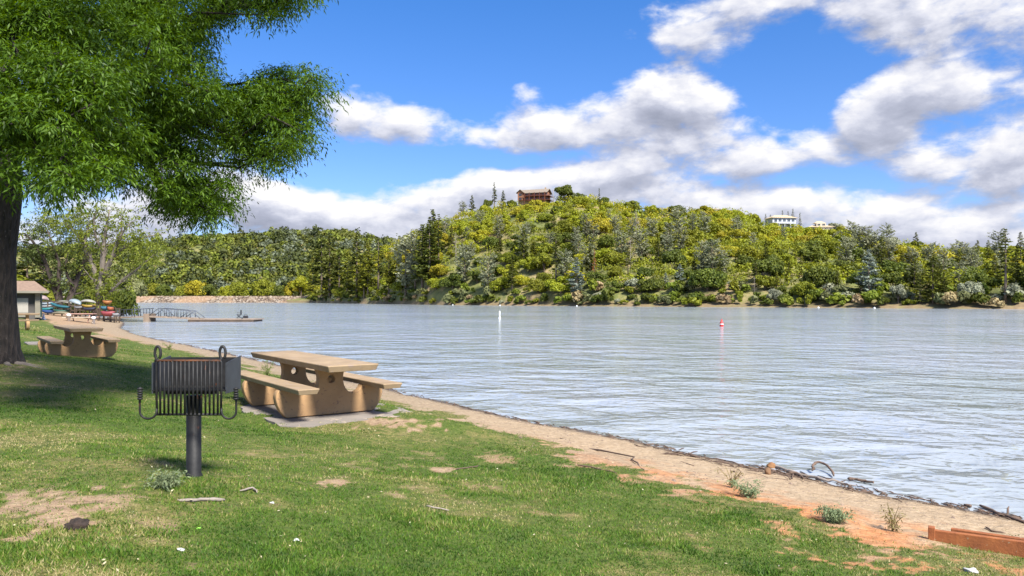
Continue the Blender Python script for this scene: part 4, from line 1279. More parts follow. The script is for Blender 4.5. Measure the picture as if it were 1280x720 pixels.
def dock():
    D = 82.
    def q(px, py, dy=0.): 
        v = P(px, py, D); return (v.x, v.y + dy, v.z)
    e = empty('gangway', q(187, 402.5), 0, 'railed grey gangway reaching from the beach to the floating dock', 'gangway')
    o = Vector(e.location)
    L = lambda px, py, dy=0.: tuple(Vector(q(px, py, dy)) - o)
    mb = MB(); a, b2 = L(187, 402.5), L(191, 394.6)
    mb.box((0.0, .0, .30), (.6, 1.6, 1.2)); mb.build('concrete_pier', simple('pier_concrete', (.30, .22, .16), (.2, .15, .11), 2, .9), e)
    def deck(p0, p1, nm):
        mb = MB(); a = Vector(p0); b_ = Vector(p1)
        mb.prism([a + Vector((0, -.7, 0)), b_ + Vector((0, -.7, 0)), b_ + Vector((0, -.7, -.16)), a + Vector((0, -.7, -.16))], (0, 1.4, 0)); mb.build(nm, M_WEATH, e)
    deck(L(138, 396.3), L(189, 394.6), 'shore_span'); deck(L(189.2, 394.6), L(252, 397.6), 'float_span')
    for dy in (-.68, .68):
        mb = MB()
        mb.tube([L(150, 387.5, dy), L(189, 385.6, dy)], .042, 6)
        for px in (151, 154, 169, 172, 183.5, 187): mb.tube([L(px, 395.6, dy), L(px, 387 - (px - 151) * .045, dy)], .042, 6)
        mb.tube([L(150, 391.6, dy), L(189, 390.2, dy)], .018, 6)
        mb.build('railing', M_RAIL, e)
        mb = MB()
        top = lambda px: 385.2 + (px - 203) * .08
        bot = lambda px: 394.6 + (px - 189) * .047
        mb.tube([L(190, 394.3, dy), L(202, top(202), dy), L(241, top(241), dy), L(253, 397.4, dy)], .035, 6)
        for a_, b_ in ((202, 202), (204.5, 204.5), (204.5, 214), (215, 215), (217.5, 217.5), (226, 226), (229.5, 229.5), (229, 241), (241, 241)):
            mb.tube([L(a_, top(a_) if a_ != 229 else bot(229), dy), L(b_, bot(b_) if a_ != 229 else top(241), dy)], .042, 6)
        mb.build('truss', M_RAIL, e)
    f = empty('floating_dock', q(281, 402.4), 0, 'low brown floating dock at the end of the gangway', 'dock')
    mb = MB(); w = 81 / FPX * D
    mb.box((.0, .6, .28), (w, 3.4, .12)); 
    mb.build('deck', M_WEATH, f)
    mb = MB(); mb.box((0, -1.13, .12), (w, .08, .26)); mb.build('skirt', M_DARKW, f)
    for k in range(4):
        mb = MB(); mb.box((-w / 2 + w * (k + .5) / 4, .6, -.02), (w / 4 - .25, 3.0, .42)); mb.build('float', M_DARKW, f)
    mb = MB(); mb.tube([(2.2, -1.0, .3), (2.2, -1.0, .52)], .06, 8); mb.build('cleat', M_BLACK, f)
    ch = empty('camp_chair', (q(297, 400)[0], D + .4, .36), R(-60), 'small black folding chair standing on the floating dock', 'chair')
    mb = MB(); mb.box((0, .22, .62), (.46, .05, .50)); mb.build('backrest', M_BLACK, ch)
    mb = MB(); mb.box((0, 0, .38), (.46, .44, .04)); mb.build('seat', M_BLACK, ch)
    for sx in (-1, 1):
        for s2 in (-1, 1): MB().tube([(sx * .22, s2 * .2, 0), (sx * .22, -s2 * .2, .38)], .022, 6).build('leg', M_BLACK, ch)
        MB().tube([(sx * .24, .22, .56), (sx * .24, -.2, .56)], .022, 6).build('armrest', M_BLACK, ch)
    bg = MB(); bg.box((0, 0, .14), (.5, .3, .26), bev=.06); bg.tube([(-.18, 0, .26), (-.1, 0, .42), (.1, 0, .42), (.18, 0, .26)], .02, 6)
    prop(bg.build('bag', M_BLACK, loc=(q(305.5, 400)[0], D + .4, .345)), 'small dark bag beside the chair on the floating dock', 'bag')


dock()

# ------------------------------------------------------------------ buoys
M_RED = simple('red_plastic', (.55, .035, .03), (.42, .025, .02), 4, .45)
M_WHITE = simple('white_plastic', (.78, .78, .78), (.68, .69, .70), 4, .45)


def on_water(px, py): 
    d = CAMZ * FPX / (py - HY); return P(px, py, d), d


p, d = on_water(902, 408)
e = empty('channel_buoy', p, 0, 'red conical buoy floating on the lake', 'buoy')
MB().lathe([(.16, -.3), (.17, .05), (.165, .30), (.14, .34), (.05, .58), (.035, .64)], 16).build('body', M_RED, e)
MB().lathe([(.171, .16), (.172, .17), (.170, .23), (.166, .24)], 16).build('band', M_WHITE, e)
p, d = on_water(624.5, 398)
e = empty('marker_buoy', p, 0, 'tall white marker buoy floating below the lodge hill', 'buoy')
MB().lathe([(.08, -.4), (.085, .0), (.085, .88), (.06, .93)], 14).build('body', M_WHITE, e)
MB().lathe([(.15, -.1), (.16, .0), (.15, .12), (.105, .14)], 14).build('float_collar', M_WHITE, e)
for i, (px, lab) in enumerate([(566, 'leftmost small white float by the far shore'), (625, 'small white float by the far shore beyond the tall white marker'), (721, 'small white float by the far shore below the rust-brown conifer'), (1023, 'small white float by the far shore below the cream house'), (1093, 'small white float by the far shore below the big pale pine')]):
    dd = DS(px) - 9; x = (px - 640) / FPX * dd
    o = MB().lathe([(.08, -.25), (.22, -.16), (.29, .04), (.25, .23), (.11, .34), (.04, .38)], 12).build('mooring_float', M_WHITE, loc=(x, dd, 0))
    prop(o, lab, 'float', 'small white floats along the far shore')

# ------------------------------------------------------------------ boats on the left bank
def kayak(px0, py0, px1, py1, d, wid, ht, m, name, label, flip=False, cockpit=True):
    a = P(px0, py0, d); b_ = P(px1, py1, d + rng.uniform(-.6, .6)); L = (b_ - a).length
    e = empty(name, (a + b_) / 2, 0, label, name, 'small boats stored on the left bank')
    dirv = (b_ - a).normalized()
    e.rotation_euler = (0, -math.asin(dirv.z), math.atan2(dirv.y, dirv.x))
    n, kk = 15, 12
    V = []; 
    for i in range(n):
        t = -1 + 2 * i / (n - 1); w = max(.02, (1 - abs(t) ** 2.4)) ** .8; rise = .10 * t * t
        for k in range(kk):
            th = 2 * PI * k / kk; y = math.cos(th); z = math.sin(th)
            z = z * (.42 if z > 0 else 1.0) 
            if flip: z = -z
            V.append((t * L / 2, y * wid / 2 * w, z * ht * .62 * (w ** .6) + (rise if not flip else -rise)))
    F = []
    for i in range(n - 1):
        for k in range(kk): F.append((i * kk + k, (i + 1) * kk + k, (i + 1) * kk + (k + 1) % kk, i * kk + (k + 1) % kk))
    me = mesh_np('hull', np.array(V), [np.array(F), np.array([list(range(kk))[::-1], list(range((n - 1) * kk, n * kk))])], True)
    link('hull', me, m, e)
    if cockpit:
        mb = MB(); zz = ht * .27
        pts = [(.42 * math.cos(2 * PI * k / 16), wid * .26 * math.sin(2 * PI * k / 16), zz) for k in range(17)]
        mb.tube(pts, .03, 6, False); mb.poly([(x, y, zz - .01) for x, y, z in pts[:-1]]); mb.build('cockpit', M_BLACK, e)  # flat black sheet stands for the shade inside the open cockpit
    return e


def paint(nm, c): return simple(nm, tuple(x * .42 + .01 for x in c), tuple(x * .30 + .01 for x in c), 3, .5)


for (x0, y0, x1, y1, d, w, h, colr, nm, lab, flip, cp) in [
    (44, 373.5, 61, 373.5, 76, 1.1, .55, (.70, .52, .50), 'dinghy', 'pale pink upturned dinghy on top of the rack beside the shed', True, False),
    (47, 379.5, 66, 379.2, 75.5, .7, .36, (.55, .68, .78), 'kayak', 'pale blue kayak below the pink dinghy', False, True),
    (47, 383, 67, 382.4, 75.3, .7, .34, (.68, .72, .74), 'kayak', 'white kayak above the turquoise one', False, True),
    (48, 386.2, 68, 385.6, 75, .75, .42, (.02, .38, .40), 'kayak', 'turquoise kayak beside the shed', False, True),
    (52, 389.3, 76, 388.6, 74.8, .75, .42, (.03, .13, .45), 'kayak', 'deep blue kayak at the bottom of the stack by the shed', False, True),
    (63, 379.5, 88, 385, 74.5, .7, .36, (.03, .26, .33), 'kayak', 'long teal kayak lying slanted in the stack', False, True),
    (66, 388.2, 88, 388.4, 74, .75, .36, (.04, .20, .13), 'canoe', 'dark green canoe under the teal kayak', False, False),
    (64, 391.4, 88, 391.4, 73.6, .75, .30, (.42, .36, .22), 'canoe', 'olive-tan canoe on the ground under the green canoe', True, False),
    (68, 378, 90, 378, 76, .8, .32, (.60, .58, .48), 'canoe', 'cream canoe on the upper rack bar', True, False),
    (87, 375.4, 101, 379.6, 74, .85, .45, (.58, .70, .78), 'dinghy', 'pale blue-white dinghy tipped on its side', True, False),
    (100, 376.3, 120, 377.3, 75.5, .8, .34, (.66, .64, .55), 'canoe', 'white canoe above the yellow kayak', True, False),
    (102, 382.2, 120, 382.4, 75, .75, .42, (.72, .46, .04), 'kayak', 'yellow kayak in the rack', False, True),
    (104, 385.8, 120, 386, 74.6, .75, .36, (.04, .05, .12), 'kayak', 'dark navy kayak below the yellow one', False, True),
    (93, 383.5, 104, 384.4, 75.4, .7, .32, (.55, .55, .58), 'kayak', 'grey-white kayak left of the yellow one', False, True),
    (128, 377, 140, 377.6, 76, .7, .55, (.72, .26, .04), 'kayak', 'orange kayak at the top of the stack right of the pale-trunked tree', False, True),
    (127, 384.2, 136, 384.6, 75.5, .7, .5, (.10, .35, .48), 'kayak', 'short sky-blue kayak right of the pale-trunked tree', False, True),
    (134, 384.6, 143, 385.8, 75, .7, .55, (.75, .20, .05), 'kayak', 'red-orange kayak pointing at the water', False, True),
    (126, 390.8, 144, 391.2, 74.5, .8, .6, (.62, .10, .12), 'kayak', 'crimson kayak lowest in the right-hand stack', False, True),
    (141, 392.5, 150, 393, 74.5, .7, .4, (.62, .60, .62), 'kayak', 'pale grey kayak at the right end of the boats', False, True)]:
    kayak(x0, y0, x1, y1, d, w, h, paint(nm + '_paint', colr), nm, lab, flip, cp)


def rack(px0, px1, d, zs, label):
    a = P(px0, 393, d); b_ = P(px1, 393, d); z0 = gz((a.x + b_.x) / 2, d)
    e = empty('boat_rack', ((a.x + b_.x) / 2, d, z0), 0, label, 'boat rack', 'timber boat racks')
    L = b_.x - a.x
    for x in (-L / 2, -.1 * L, L * .3, L / 2):
        for y in (-.5, .5): MB().box((x, y, zs[-1] / 2 - .2), (.09, .09, zs[-1] + .4)).build('post', M_DARKW, e)
    for z in zs:
        for y in (-.5, .5): MB().box((0, y + .06 * (1 if y > 0 else -1), z), (L + .2, .06, .08)).build('rail', M_DARKW, e)


rack(46, 90, 75.6, (.45, .85, 1.35), 'dark timber rack under the boats beside the shed')
rack(92, 121, 75.6, (.35, .8, 1.25), 'dark timber rack under the yellow kayak')
rack(126, 146, 75.8, (.25, .75, 1.3), 'dark timber rack under the orange kayaks')

# wooden picnic bench by the boats
M_PINKW = simple('pinkish_wood', (.50, .30, .235), (.40, .23, .18), 3, .85)
p = P(101, 396.5, 66); z0 = gz(p.x, p.y)
e = empty('wooden_picnic_table', (p.x, p.y, z0), R(4), 'pinkish wooden picnic table in front of the stored boats', 'picnic table')
MB().box((0, 0, .74), (2.3, .75, .06)).build('tabletop', M_PINKW, e)
for s in (-1, 1):
    MB().box((0, s * .72, .45), (2.3, .27, .05)).build('bench_seat', M_CREAM if s < 0 else M_PINKW, e)
    for y in (-1, 1): MB().tube([(s * .85, y * .62, 0), (s * .85, y * .2, .72)], .045, 6).build('leg', M_PINKW, e)
    MB().box((s * .85, 0, .41), (.06, 1.5, .09)).build('brace', M_PINKW, e)
for px, lab in ((86, 'white-topped bollard at the left end of the wooden picnic table'), (117, 'white-topped bollard at the right end of the wooden picnic table')):
    p = P(px, 396, 65); z0 = gz(p.x, p.y)
    o = MB().lathe([(.11, -.2), (.11, .42), (.17, .44), (.18, .58), (.10, .64)], 10).build('bollard', M_WHITE, loc=(p.x, p.y, z0)); prop(o, lab, 'bollard', 'bollards by the boats')
p = P(54.5, 397, 62)
o = MB().lathe([(.20, -.03), (.20, .03), (.13, .04), (.04, .42), (.03, .44)], 12).build('marker_cone', M_WHITE, loc=(p.x, p.y, gz(p.x, p.y))); prop(o, 'small white cone on the ground in front of the shed corner', 'cone')

# ------------------------------------------------------------------ shed
M_SHEDG = simple('grey_green_paint', (.22, .20, .155), (.17, .155, .12), 2, .8)
M_SHEDP = simple('pale_panel', (.36, .33, .29), (.30, .28, .245), 1.5, .85)
M_DKGREEN = simple('dark_green_door', (.035, .075, .065), (.025, .055, .05), 2, .7)
M_ROOFS = simple('brown_shingle', (.25, .17, .12), (.17, .115, .085), 5, .95, .4, 0, 5, .03)


def shed():
    d = 58.; z0 = .95
    k = d / FPX; cx = (8 - 640) * k
    e = empty('park_shed', (cx, d + 2.0, z0), R(29), 'small park building with a brown hip roof behind the big tree trunk', 'shed')
    L, D = 40 * k, 3.2                                     # right wall at px 43
    H = (400 - 367) * k
    X = L / 2
    mb = MB(); mb.box((0, .15, H / 2 - .2), (L - .3, D - .3, H + .4)); mb.build('wall', simple('dark_wall', (.10, .09, .085), (.07, .065, .06), 2, .9), e)  # wall has one evenly dark, mottled colour
    mb = MB(); mb.box((-.35, -D / 2 + .20, H * .47), (L - .9, .12, H * .56)); mb.build('panel', M_SHEDP, e)
    mb = MB(); mb.box((-.35, -D / 2 + .20, H * .10), (L - .9, .11, H * .16)); mb.build('base_board', M_SHEDG, e)
    for x in (X - .18, -X + .18): MB().box((x, -D / 2 + .15, H / 2), (.34, .3, H)).build('post', M_SHEDG, e)
    MB().box((0, -D / 2 + .12, H - .08), (L, .22, .2)).build('beam', M_SHEDG, e)
    MB().box((X + .02, -.6, H * .46), (.06, 1.6, H * .9)).build('door', M_DKGREEN, e)
    hip_roof('roof', L, D, H, .85, M_ROOFS, e, .55, .62)
    MB().box((0, -D / 2 - .57, H - .03), (L + 1.14, .05, .16)).build('fascia', M_SHEDG, e)


shed()
# ------------------------------------------------------------------ nearby trees
def grow(name, root_pts, root_rad, tips, tip_rad, fork_z, parent, m, n=7, sag=.0, seed=3, maxr=None, wig=.05):
    """limbs: every tip is joined to the closest earlier node that lies nearer the fork; pipe-model radii. One mesh."""
    r = np.random.default_rng(seed)
    fork = Vector(root_pts[-1])
    order = sorted(range(len(tips)), key=lambda i: (Vector(tips[i]) - fork).length)
    nodes = [fork]; par = [-1]; load = [0]
    for i in order:
        t = Vector(tips[i]); df = (t - fork).length
        best, bi = 1e9, 0
        for j, q in enumerate(nodes):
            dq = (q - fork).length
            if dq > df * .93 and j: continue
            c = (t - q).length + dq * .55 + (0 if j else .3)
            if c < best: best, bi = c, j
        a = nodes[bi]
        seg = (t - a).length; k = max(1, int(seg / .9))
        prev = bi
        for s in range(1, k + 1):
            f = s / k; q = a.lerp(t, f)
            if s < k: q = q + Vector(r.normal(0, seg * wig, 3)) + Vector((0, 0, seg * .10 * math.sin(PI * f) - sag * f))
            nodes.append(q); par.append(prev); load.append(0); prev = len(nodes) - 1
        load[prev] += 1
    for i in range(len(nodes) - 1, 0, -1): load[par[i]] += load[i]
    rad = [max(tip_rad, tip_rad * (max(l, 1) ** .48)) for l in load]
    if maxr: rad = [min(q, maxr) for q in rad]
    kids = {}
    for i in range(1, len(nodes)): kids.setdefault(par[i], []).append(i)
    mb = MB()
    mb.tube(root_pts, root_rad, 14)
    stack = [(0, c) for c in kids.get(0, [])]
    while stack:
        p, c = stack.pop()
        chain = [p, c]
        while kids.get(chain[-1]):
            ks = sorted(kids[chain[-1]], key=lambda q: -load[q])
            for o in ks[1:]: stack.append((chain[-1], o))
            chain.append(ks[0])
        pts = [nodes[q] for q in chain]; rr = [min(rad[q], rad[c] * 1.1) for q in chain]; rr[0] = rad[c]; rr[-1] = tip_rad * .7
        mb.tube(pts, rr, n)
    return mb.build(name, m, parent)


def leaf_clumps(name, clumps, per, m, parent, L, Wd, twig=.45, droop=.5, leaflets=11, seed=4, origin=(0, 0, 0)):
    """clumps: (centre, radius). Twigs spread and droop out of every centre, narrow pointed leaflets hang in pairs along each twig."""
    r = np.random.default_rng(seed)
    C = []; A = []; 
    for (c, rad) in clumps:
        c = np.array(c)
        nt_ = max(3, int(per * (rad / .45) ** 2 / leaflets))
        d = r.normal(size=(nt_, 3)); d /= np.linalg.norm(d, axis=1, keepdims=True); d[:, 2] = d[:, 2] * .6 + .05
        st = c + d * rad * r.uniform(.05, .45, (nt_, 1)) 
        for k in range(leaflets):
            f = (k + .6) / leaflets
            p = st + d * rad * twig * 1.9 * f + np.array([0, 0, -1.]) * (rad * droop * .75 * f * f)
            tw = d + np.array([0, 0, -1.]) * droop * 1.2 * f
            side = np.cross(d, [0, 0, 1.]) * (1 if k % 2 else -1)
            ax = tw * .6 + side * .6 + np.array([0, 0, -.30]) + r.normal(0, .42, (nt_, 3))
            C.append(p + r.normal(0, .012, (nt_, 3))); A.append(ax)
    C = np.vstack(C); A = np.vstack(A); A /= np.linalg.norm(A, axis=1, keepdims=True)
    n = len(C)
    up = np.tile([0, 0, 1.], (n, 1)) + r.normal(0, .45, (n, 3))
    w = np.cross(A, up); w /= (np.linalg.norm(w, axis=1, keepdims=True) + 1e-9)
    l = L * r.uniform(.65, 1.2, (n, 1)); ww = Wd * r.uniform(.8, 1.2, (n, 1)) / 2
    sag = np.array([0, 0, -1.]) * l * .10
    V = np.stack([C, C + A * l * .42 + w * ww, C + A * l + sag, C + A * l * .42 - w * ww], 1).reshape(-1, 3) - np.array(origin)
    return link(name, mesh_np(name, V, [np.arange(4 * n).reshape(-1, 4)]), m, parent)


def in_poly(px, py, poly):
    ins = False
    for i in range(len(poly)):
        x1, y1 = poly[i]; x2, y2 = poly[(i + 1) % len(poly)]
        if (y1 > py) != (y2 > py) and px < (x2 - x1) * (py - y1) / (y2 - y1) + x1: ins = not ins
    return ins


M_LEAF = foliage('hanging_leaf', (.026, .062, .008), (.115, .205, .016), .40, 1.1, .0, .0, .45)
M_BARK = bark('dark_bark', (.040, .030, .025), (.009, .007, .006), 9.)
M_LEAFB = foliage('bank_leaf', (.09, .12, .014), (.25, .29, .045), .42, .5, .0, .0)
M_LEAFA = foliage('bank_leaf_dark', (.035, .055, .012), (.10, .13, .03), .35, .5, .0, .0)
M_BARKA = bark('brown_bark', (.075, .055, .045), (.03, .022, .018), 1.5)
M_BARKB = bark('grey_bark', (.22, .185, .155), (.10, .08, .065), 1.5)


def big_tree():
    r = np.random.default_rng(21)
    base = P(-4, 452, 14.4); bz = gz(base.x, base.y)
    base.z = bz
    e = empty('shade_tree', base, 0, 'big dark-trunked shade tree with drooping green leaves at the lawn edge', 'tree')
    poly = [(-60, -60), (0, -60), (405, -60), (398, 0), (366, 14), (384, 55), (352, 52), (310, 28), (268, 42), (262, 80), (286, 96), (312, 84), (345, 82), (388, 62), (418, 84), (414, 118), (396, 148), (384, 182), (356, 212), (336, 214), (304, 206), (292, 238), (276, 280), (236, 276), (200, 256), (180, 250),
            (120, 246), (80, 256), (45, 250), (0, 256), (-60, 262)]
    cl = []
    boughs = [(45, 120, 8.0, 100, 62), (50, 215, 7.6, 95, 44), (125, 70, 9.8, 85, 48), (205, 105, 10.5, 75, 45), (115, 175, 9.3, 62, 40), (180, 218, 10.4, 62, 38), (232, 165, 11.0, 60, 38), (243, 240, 11.2, 48, 36),
              (292, 150, 11.5, 56, 34), (332, 188, 11.7, 42, 30), (350, 122, 11.3, 48, 34), (394, 108, 11.2, 30, 40), (300, 20, 11.5, 55, 28), (362, 8, 11.2, 46, 24), (215, 15, 11.8, 75, 38), (60, 15, 9.5, 90, 45), (272, 215, 11.4, 32, 38), (160, 140, 12.5, 90, 55), (20, 30, 12, 90, 60), (240, 70, 13, 40, 40), (325, 155, 11.8, 50, 42), (378, 150, 11.4, 34, 40), (312, 118, 12, 45, 32), (225, 250, 11.5, 50, 34), (262, 262, 11.2, 34, 26), (356, 178, 11.5, 34, 30), (100, 235, 9, 60, 22), (190, 12, 10.8, 60, 36), (240, 25, 11.4, 45, 30), (30, 20, 9, 70, 40), (384, -8, 11.2, 36, 22), (395, -30, 11.2, 50, 26), (300, -40, 11.2, 90, 30)]
    wts = np.array([b_[3] * b_[4] / b_[2] ** .3 for b_ in boughs]); wts = wts / wts.sum()
    tries = 0
    while len(cl) < 620 and tries < 40000:
        tries += 1
        bx, by, bd, rx, ry = boughs[r.choice(len(boughs), p=wts)]
        a = r.uniform(0, 2 * PI); q_ = math.sqrt(r.random())
        px, py = bx + rx * q_ * math.cos(a), by + ry * q_ * math.sin(a)
        # rounded bough: its rim lies back, its middle comes forward; the top sheds light
        d = bd + .9 * q_ ** 2 * r.uniform(-.3, 1) + r.uniform(-.25, .25) - .35 * (py - by) / ry
        if r.random() < .10: d = r.uniform(13, 15.5)
        rad = r.uniform(.22, .40)
        pr = rad / d * FPX
        if not all(in_poly(px + ox * pr * .75, py + oy * pr * .75, poly) for ox, oy in ((.7, 0), (-.7, 0), (0, .9), (0, -.6))): continue
        cl.append((tuple(P(px, py, d)), rad))
    for (px, py) in [(208, 262), (225, 258), (240, 268), (262, 264), (280, 250), (276, 235), (255, 246), (240, 250), (215, 245), (298, 210), (345, 204), (362, 185), (384, 150), (378, 165), (350, 180), (330, 195), (366, 120), (400, 112), (392, 95), (268, 255), (252, 272)]:
        cl.append((tuple(P(px, py, r.uniform(10.5, 12))), .36))
    # unseen rest of the crown, above and left of the picture, shading the lawn
    k = 0
    while k < 60:
        dv = r.normal(size=3); dv /= np.linalg.norm(dv); rr = r.uniform(.55, 1.0)
        q = np.array([base.x, base.y - 1.6, 7.6]) + dv * rr * np.array([7.2, 7.2, 5.0])
        if q[2] < 4.2 or q[1] < 3: continue
        px, py = proj(q[0], q[1], q[2])
        if px > -60 and py > -45: continue
        cl.append((tuple(q), r.uniform(.5, .8))); k += 1
    o = np.array(base)
    leaf_clumps('crown', cl, 700, M_LEAF, e, .078, .0195, .52, .42, 9, 4, o)
    w = lambda px, py, d: P(px, py, d) - base
    fork = w(2, 262, 14.3)
    fork = w(6, 175, 14.1)
    root = [Vector((0, 0, -.3)), Vector((.0, 0, .02)), Vector((.01, 0, .25)), Vector((.02, 0, .8)), w(-3, 380, 14.4), w(-4, 320, 14.4), w(-2, 285, 14.35), w(1, 250, 14.3), w(4, 210, 14.2), fork]
    tips = [tuple(np.array(c) - o) for c, rad in cl]
    sel = [t for i, t in enumerate(tips)]
    grow('trunk', root, [.56, .46, .38, .33, .31, .31, .33, .34, .30, .24], sel, .012, 4, e, M_BARK, 7, .0, 5, .2)
    # surface roots
    for k, (a, l) in enumerate(((-.25, 1.1), (-.7, .9), (.1, .7))):
        pts = []
        for s in range(6):
            f = s / 5; x = math.cos(a) * (.20 + l * f); y = math.sin(a) * (.20 + l * f)
            pts.append((x + .05 * math.sin(7 * f), y, gz(base.x + x, base.y + y) - bz + .02 * (1 - f) - .02))
        MB().tube(pts, [.07, .06, .05, .04, .03, .012], 8).build('root', M_BARKB, e)


big_tree()


def bank_tree(name, label, base_px, base_py, d, limbs, leafpts, m_leaf, m_bark, leaf, n_leaf, r0, seed):
    r = np.random.default_rng(seed)
    base = P(base_px, base_py, d); base.z = gz(base.x, base.y) - .1
    e = empty(name, base, 0, label, 'tree')
    mb = MB(); ends = []
    for path, ra, rb in limbs:
        pts = []
        dy = r.uniform(-1.5, 1.5)
        for i, (px, py) in enumerate(path):
            f = i / (len(path) - 1); q = P(px, py, d) - base; q.y += dy * f; pts.append(q)
        rr = [ra + (rb - ra) * i / (len(path) - 1) for i in range(len(path))]
        mb.tube(pts, rr, 8)
        for i in range(1, len(pts)):
            for s in range(5):
                a = pts[i - 1].lerp(pts[i], r.random()); L = r.uniform(.8, 2.4) * (.5 + .5 * i / len(pts))
                dv = (pts[i] - pts[i - 1]).normalized() * .7 + Vector(r.normal(0, .55, 3)); dv.z = abs(dv.z) * .6 + .05
                m1 = a + dv * L * .5; m2 = a + dv * L + Vector((0, 0, .15 * L))
                mb.tube([a, m1, m2], [rr[i] * .4, rr[i] * .25, .012], 5, False)
                ends.append(m2)
    mb.build('trunk', m_bark, e)
    cl = [(tuple(q), r.uniform(.35, .75)) for q in ends]
    for (px, py, rx, ry, n) in leafpts:
        for _ in range(n):
            a = r.normal(0, .5, 2); q = P(px + a[0] * rx, py + a[1] * ry, d + r.uniform(-2.5, 2.5)) - base
            cl.append((tuple(q), r.uniform(.45, .95)))
    leaf_clumps('crown', cl, n_leaf, m_leaf, e, leaf, leaf * .42, .6, .35, 7, seed)


bank_tree('leaning_tree', 'pale-trunked spreading tree with thin yellow-green leaves beside the orange kayaks', 124, 393, 80,
          [([(124, 394), (124, 380), (121, 362), (117, 345), (108, 322), (98, 303), (86, 288), (72, 276)], .42, .07), ([(124, 380), (126, 360), (128, 340), (129, 318), (131, 298), (134, 280), (138, 262)], .42, .06),
           ([(128, 352), (135, 335), (143, 320), (150, 302), (158, 290), (170, 278)], .30, .05), ([(126, 378), (138, 366), (152, 352), (166, 342), (182, 330), (196, 318)], .18, .04), ([(145, 316), (160, 306), (178, 296), (200, 292)], .16, .04),
           ([(108, 322), (104, 300), (106, 282), (112, 268)], .16, .04), ([(129, 318), (120, 296), (118, 276), (122, 262)], .16, .04), ([(150, 302), (151, 285), (149, 268)], .13, .04)],
          [(60, 275, 40, 22, 26), (100, 270, 40, 18, 30), (140, 275, 30, 14, 20), (185, 305, 22, 18, 26), (190, 325, 16, 16, 14), (165, 335, 20, 20, 12), (130, 350, 12, 30, 12), (130, 375, 9, 16, 26), (95, 300, 22, 18, 14), (160, 300, 25, 14, 14)], M_LEAFB, M_BARKB, .30, 15, .42, 31)
bank_tree('twin_trunk_tree', 'dark twin-trunked tree behind the stored boats', 80, 389, 96,
          [([(78, 392), (76, 378), (70, 358), (64, 340), (58, 322), (46, 302), (36, 292)], .50, .08), ([(78, 390), (76, 370), (76, 350), (78, 330), (72, 308), (66, 288)], .38, .07), ([(82, 392), (86, 374), (91, 356), (96, 338), (101, 318), (98, 300), (94, 284)], .46, .07),
           ([(91, 356), (84, 344), (83, 330), (88, 312)], .22, .05), ([(64, 340), (52, 330), (40, 326), (28, 318)], .2, .05), ([(96, 338), (108, 326), (118, 318)], .2, .05)],
          [(45, 290, 34, 24, 40), (80, 285, 34, 22, 36), (108, 305, 22, 22, 18), (40, 320, 20, 18, 18), (65, 315, 24, 16, 14)], M_LEAFA, M_BARKA, .34, 17, .5, 32)

# dark conifers and thickets behind the boats
for i, (px, ty, d, w, lab) in enumerate([(34, 300, 118, 1.3, 'dark conifer behind the shed roof'), (54, 316, 124, 1.2, 'dark conifer between the shed and the twin-trunked tree'), (106, 322, 122, 1.5, 'dark conifer between the twin-trunked and the pale-trunked trees'), (93, 335, 130, 1.3, 'shorter dark conifer right behind the twin trunks')]):
    p = P(px, 385, d); z0 = gz(p.x, p.y); H = CAMZ + (HY - ty) / FPX * d - z0; k = H / 22
    cr, tr = PINES[2]
    put_tree('pine_tree', 'pine tree', cr, tr, M_PINE, (p.x, p.y, z0), (k * w, k * w, k), px, lab, 'conifers behind the boats')
for i, (px, ty, d, w, m, lab) in enumerate([(150, 352, 90, .75, M_OAK['dark green'], 'dark bush at the water edge behind the orange kayaks'), (153, 330, 112, .9, M_BRUSH['grey-green'], 'tall hazy grey-green willow bush at the left end of the dam'), (30, 352, 105, 1.4, M_OAK['dark green'], 'dark thicket right behind the shed'),
                                          (62, 358, 110, 1.2, M_OAK['mid-green'], 'green thicket left of the twin trunks'), (115, 356, 108, 1.0, M_OAK['dark green'], 'dark thicket behind the yellow kayak'), (10, 330, 120, 1.6, M_OAK['mid-green'], 'tall green thicket behind the big tree trunk'), (90, 362, 104, .9, M_OAK['dark green'], 'dark thicket between the twin trunks and the yellow kayak')]):
    p = P(px, 388, d); z0 = max(gz(p.x, p.y), .1); H = CAMZ + (HY - ty) / FPX * d - z0; k = H / 7.5
    put_tree('thicket_bush', 'bush', OAKS[i % 5], OAK_TR, m, (p.x, p.y, z0 - .9 * k), (k * w, k * w, k * 1.12), px, lab, 'bushes behind the boats')


# ------------------------------------------------------------------ small things on lawn and beach
M_DRIFT = simple('driftwood_brown', (.16, .105, .075), (.07, .045, .033), 6, .9, .4, 0, 5, .01)
M_DRIFTG = simple('driftwood_grey', (.34, .29, .25), (.20, .165, .14), 6, .9, .4, 0, 5, .01)
M_RUSTT = simple('rust_stained_timber', (.34, .115, .035), (.20, .062, .022), 7, .9, .6, 0, 8, .008, (30, .64, (.30, .19, .11)))
M_ROCK = simple('rock', (.30, .27, .25), (.18, .16, .15), 7, .9, .5, 0, 5, .01)


def on_ground(px, py):
    d = 6.
    for _ in range(30):
        z = max(gz((px - 640) / FPX * d, d), 0); d = .5 * d + .5 * (CAMZ - z) * FPX / (py - HY)
    q = P(px, py, d); q.z = max(gz(q.x, q.y), 0); return q


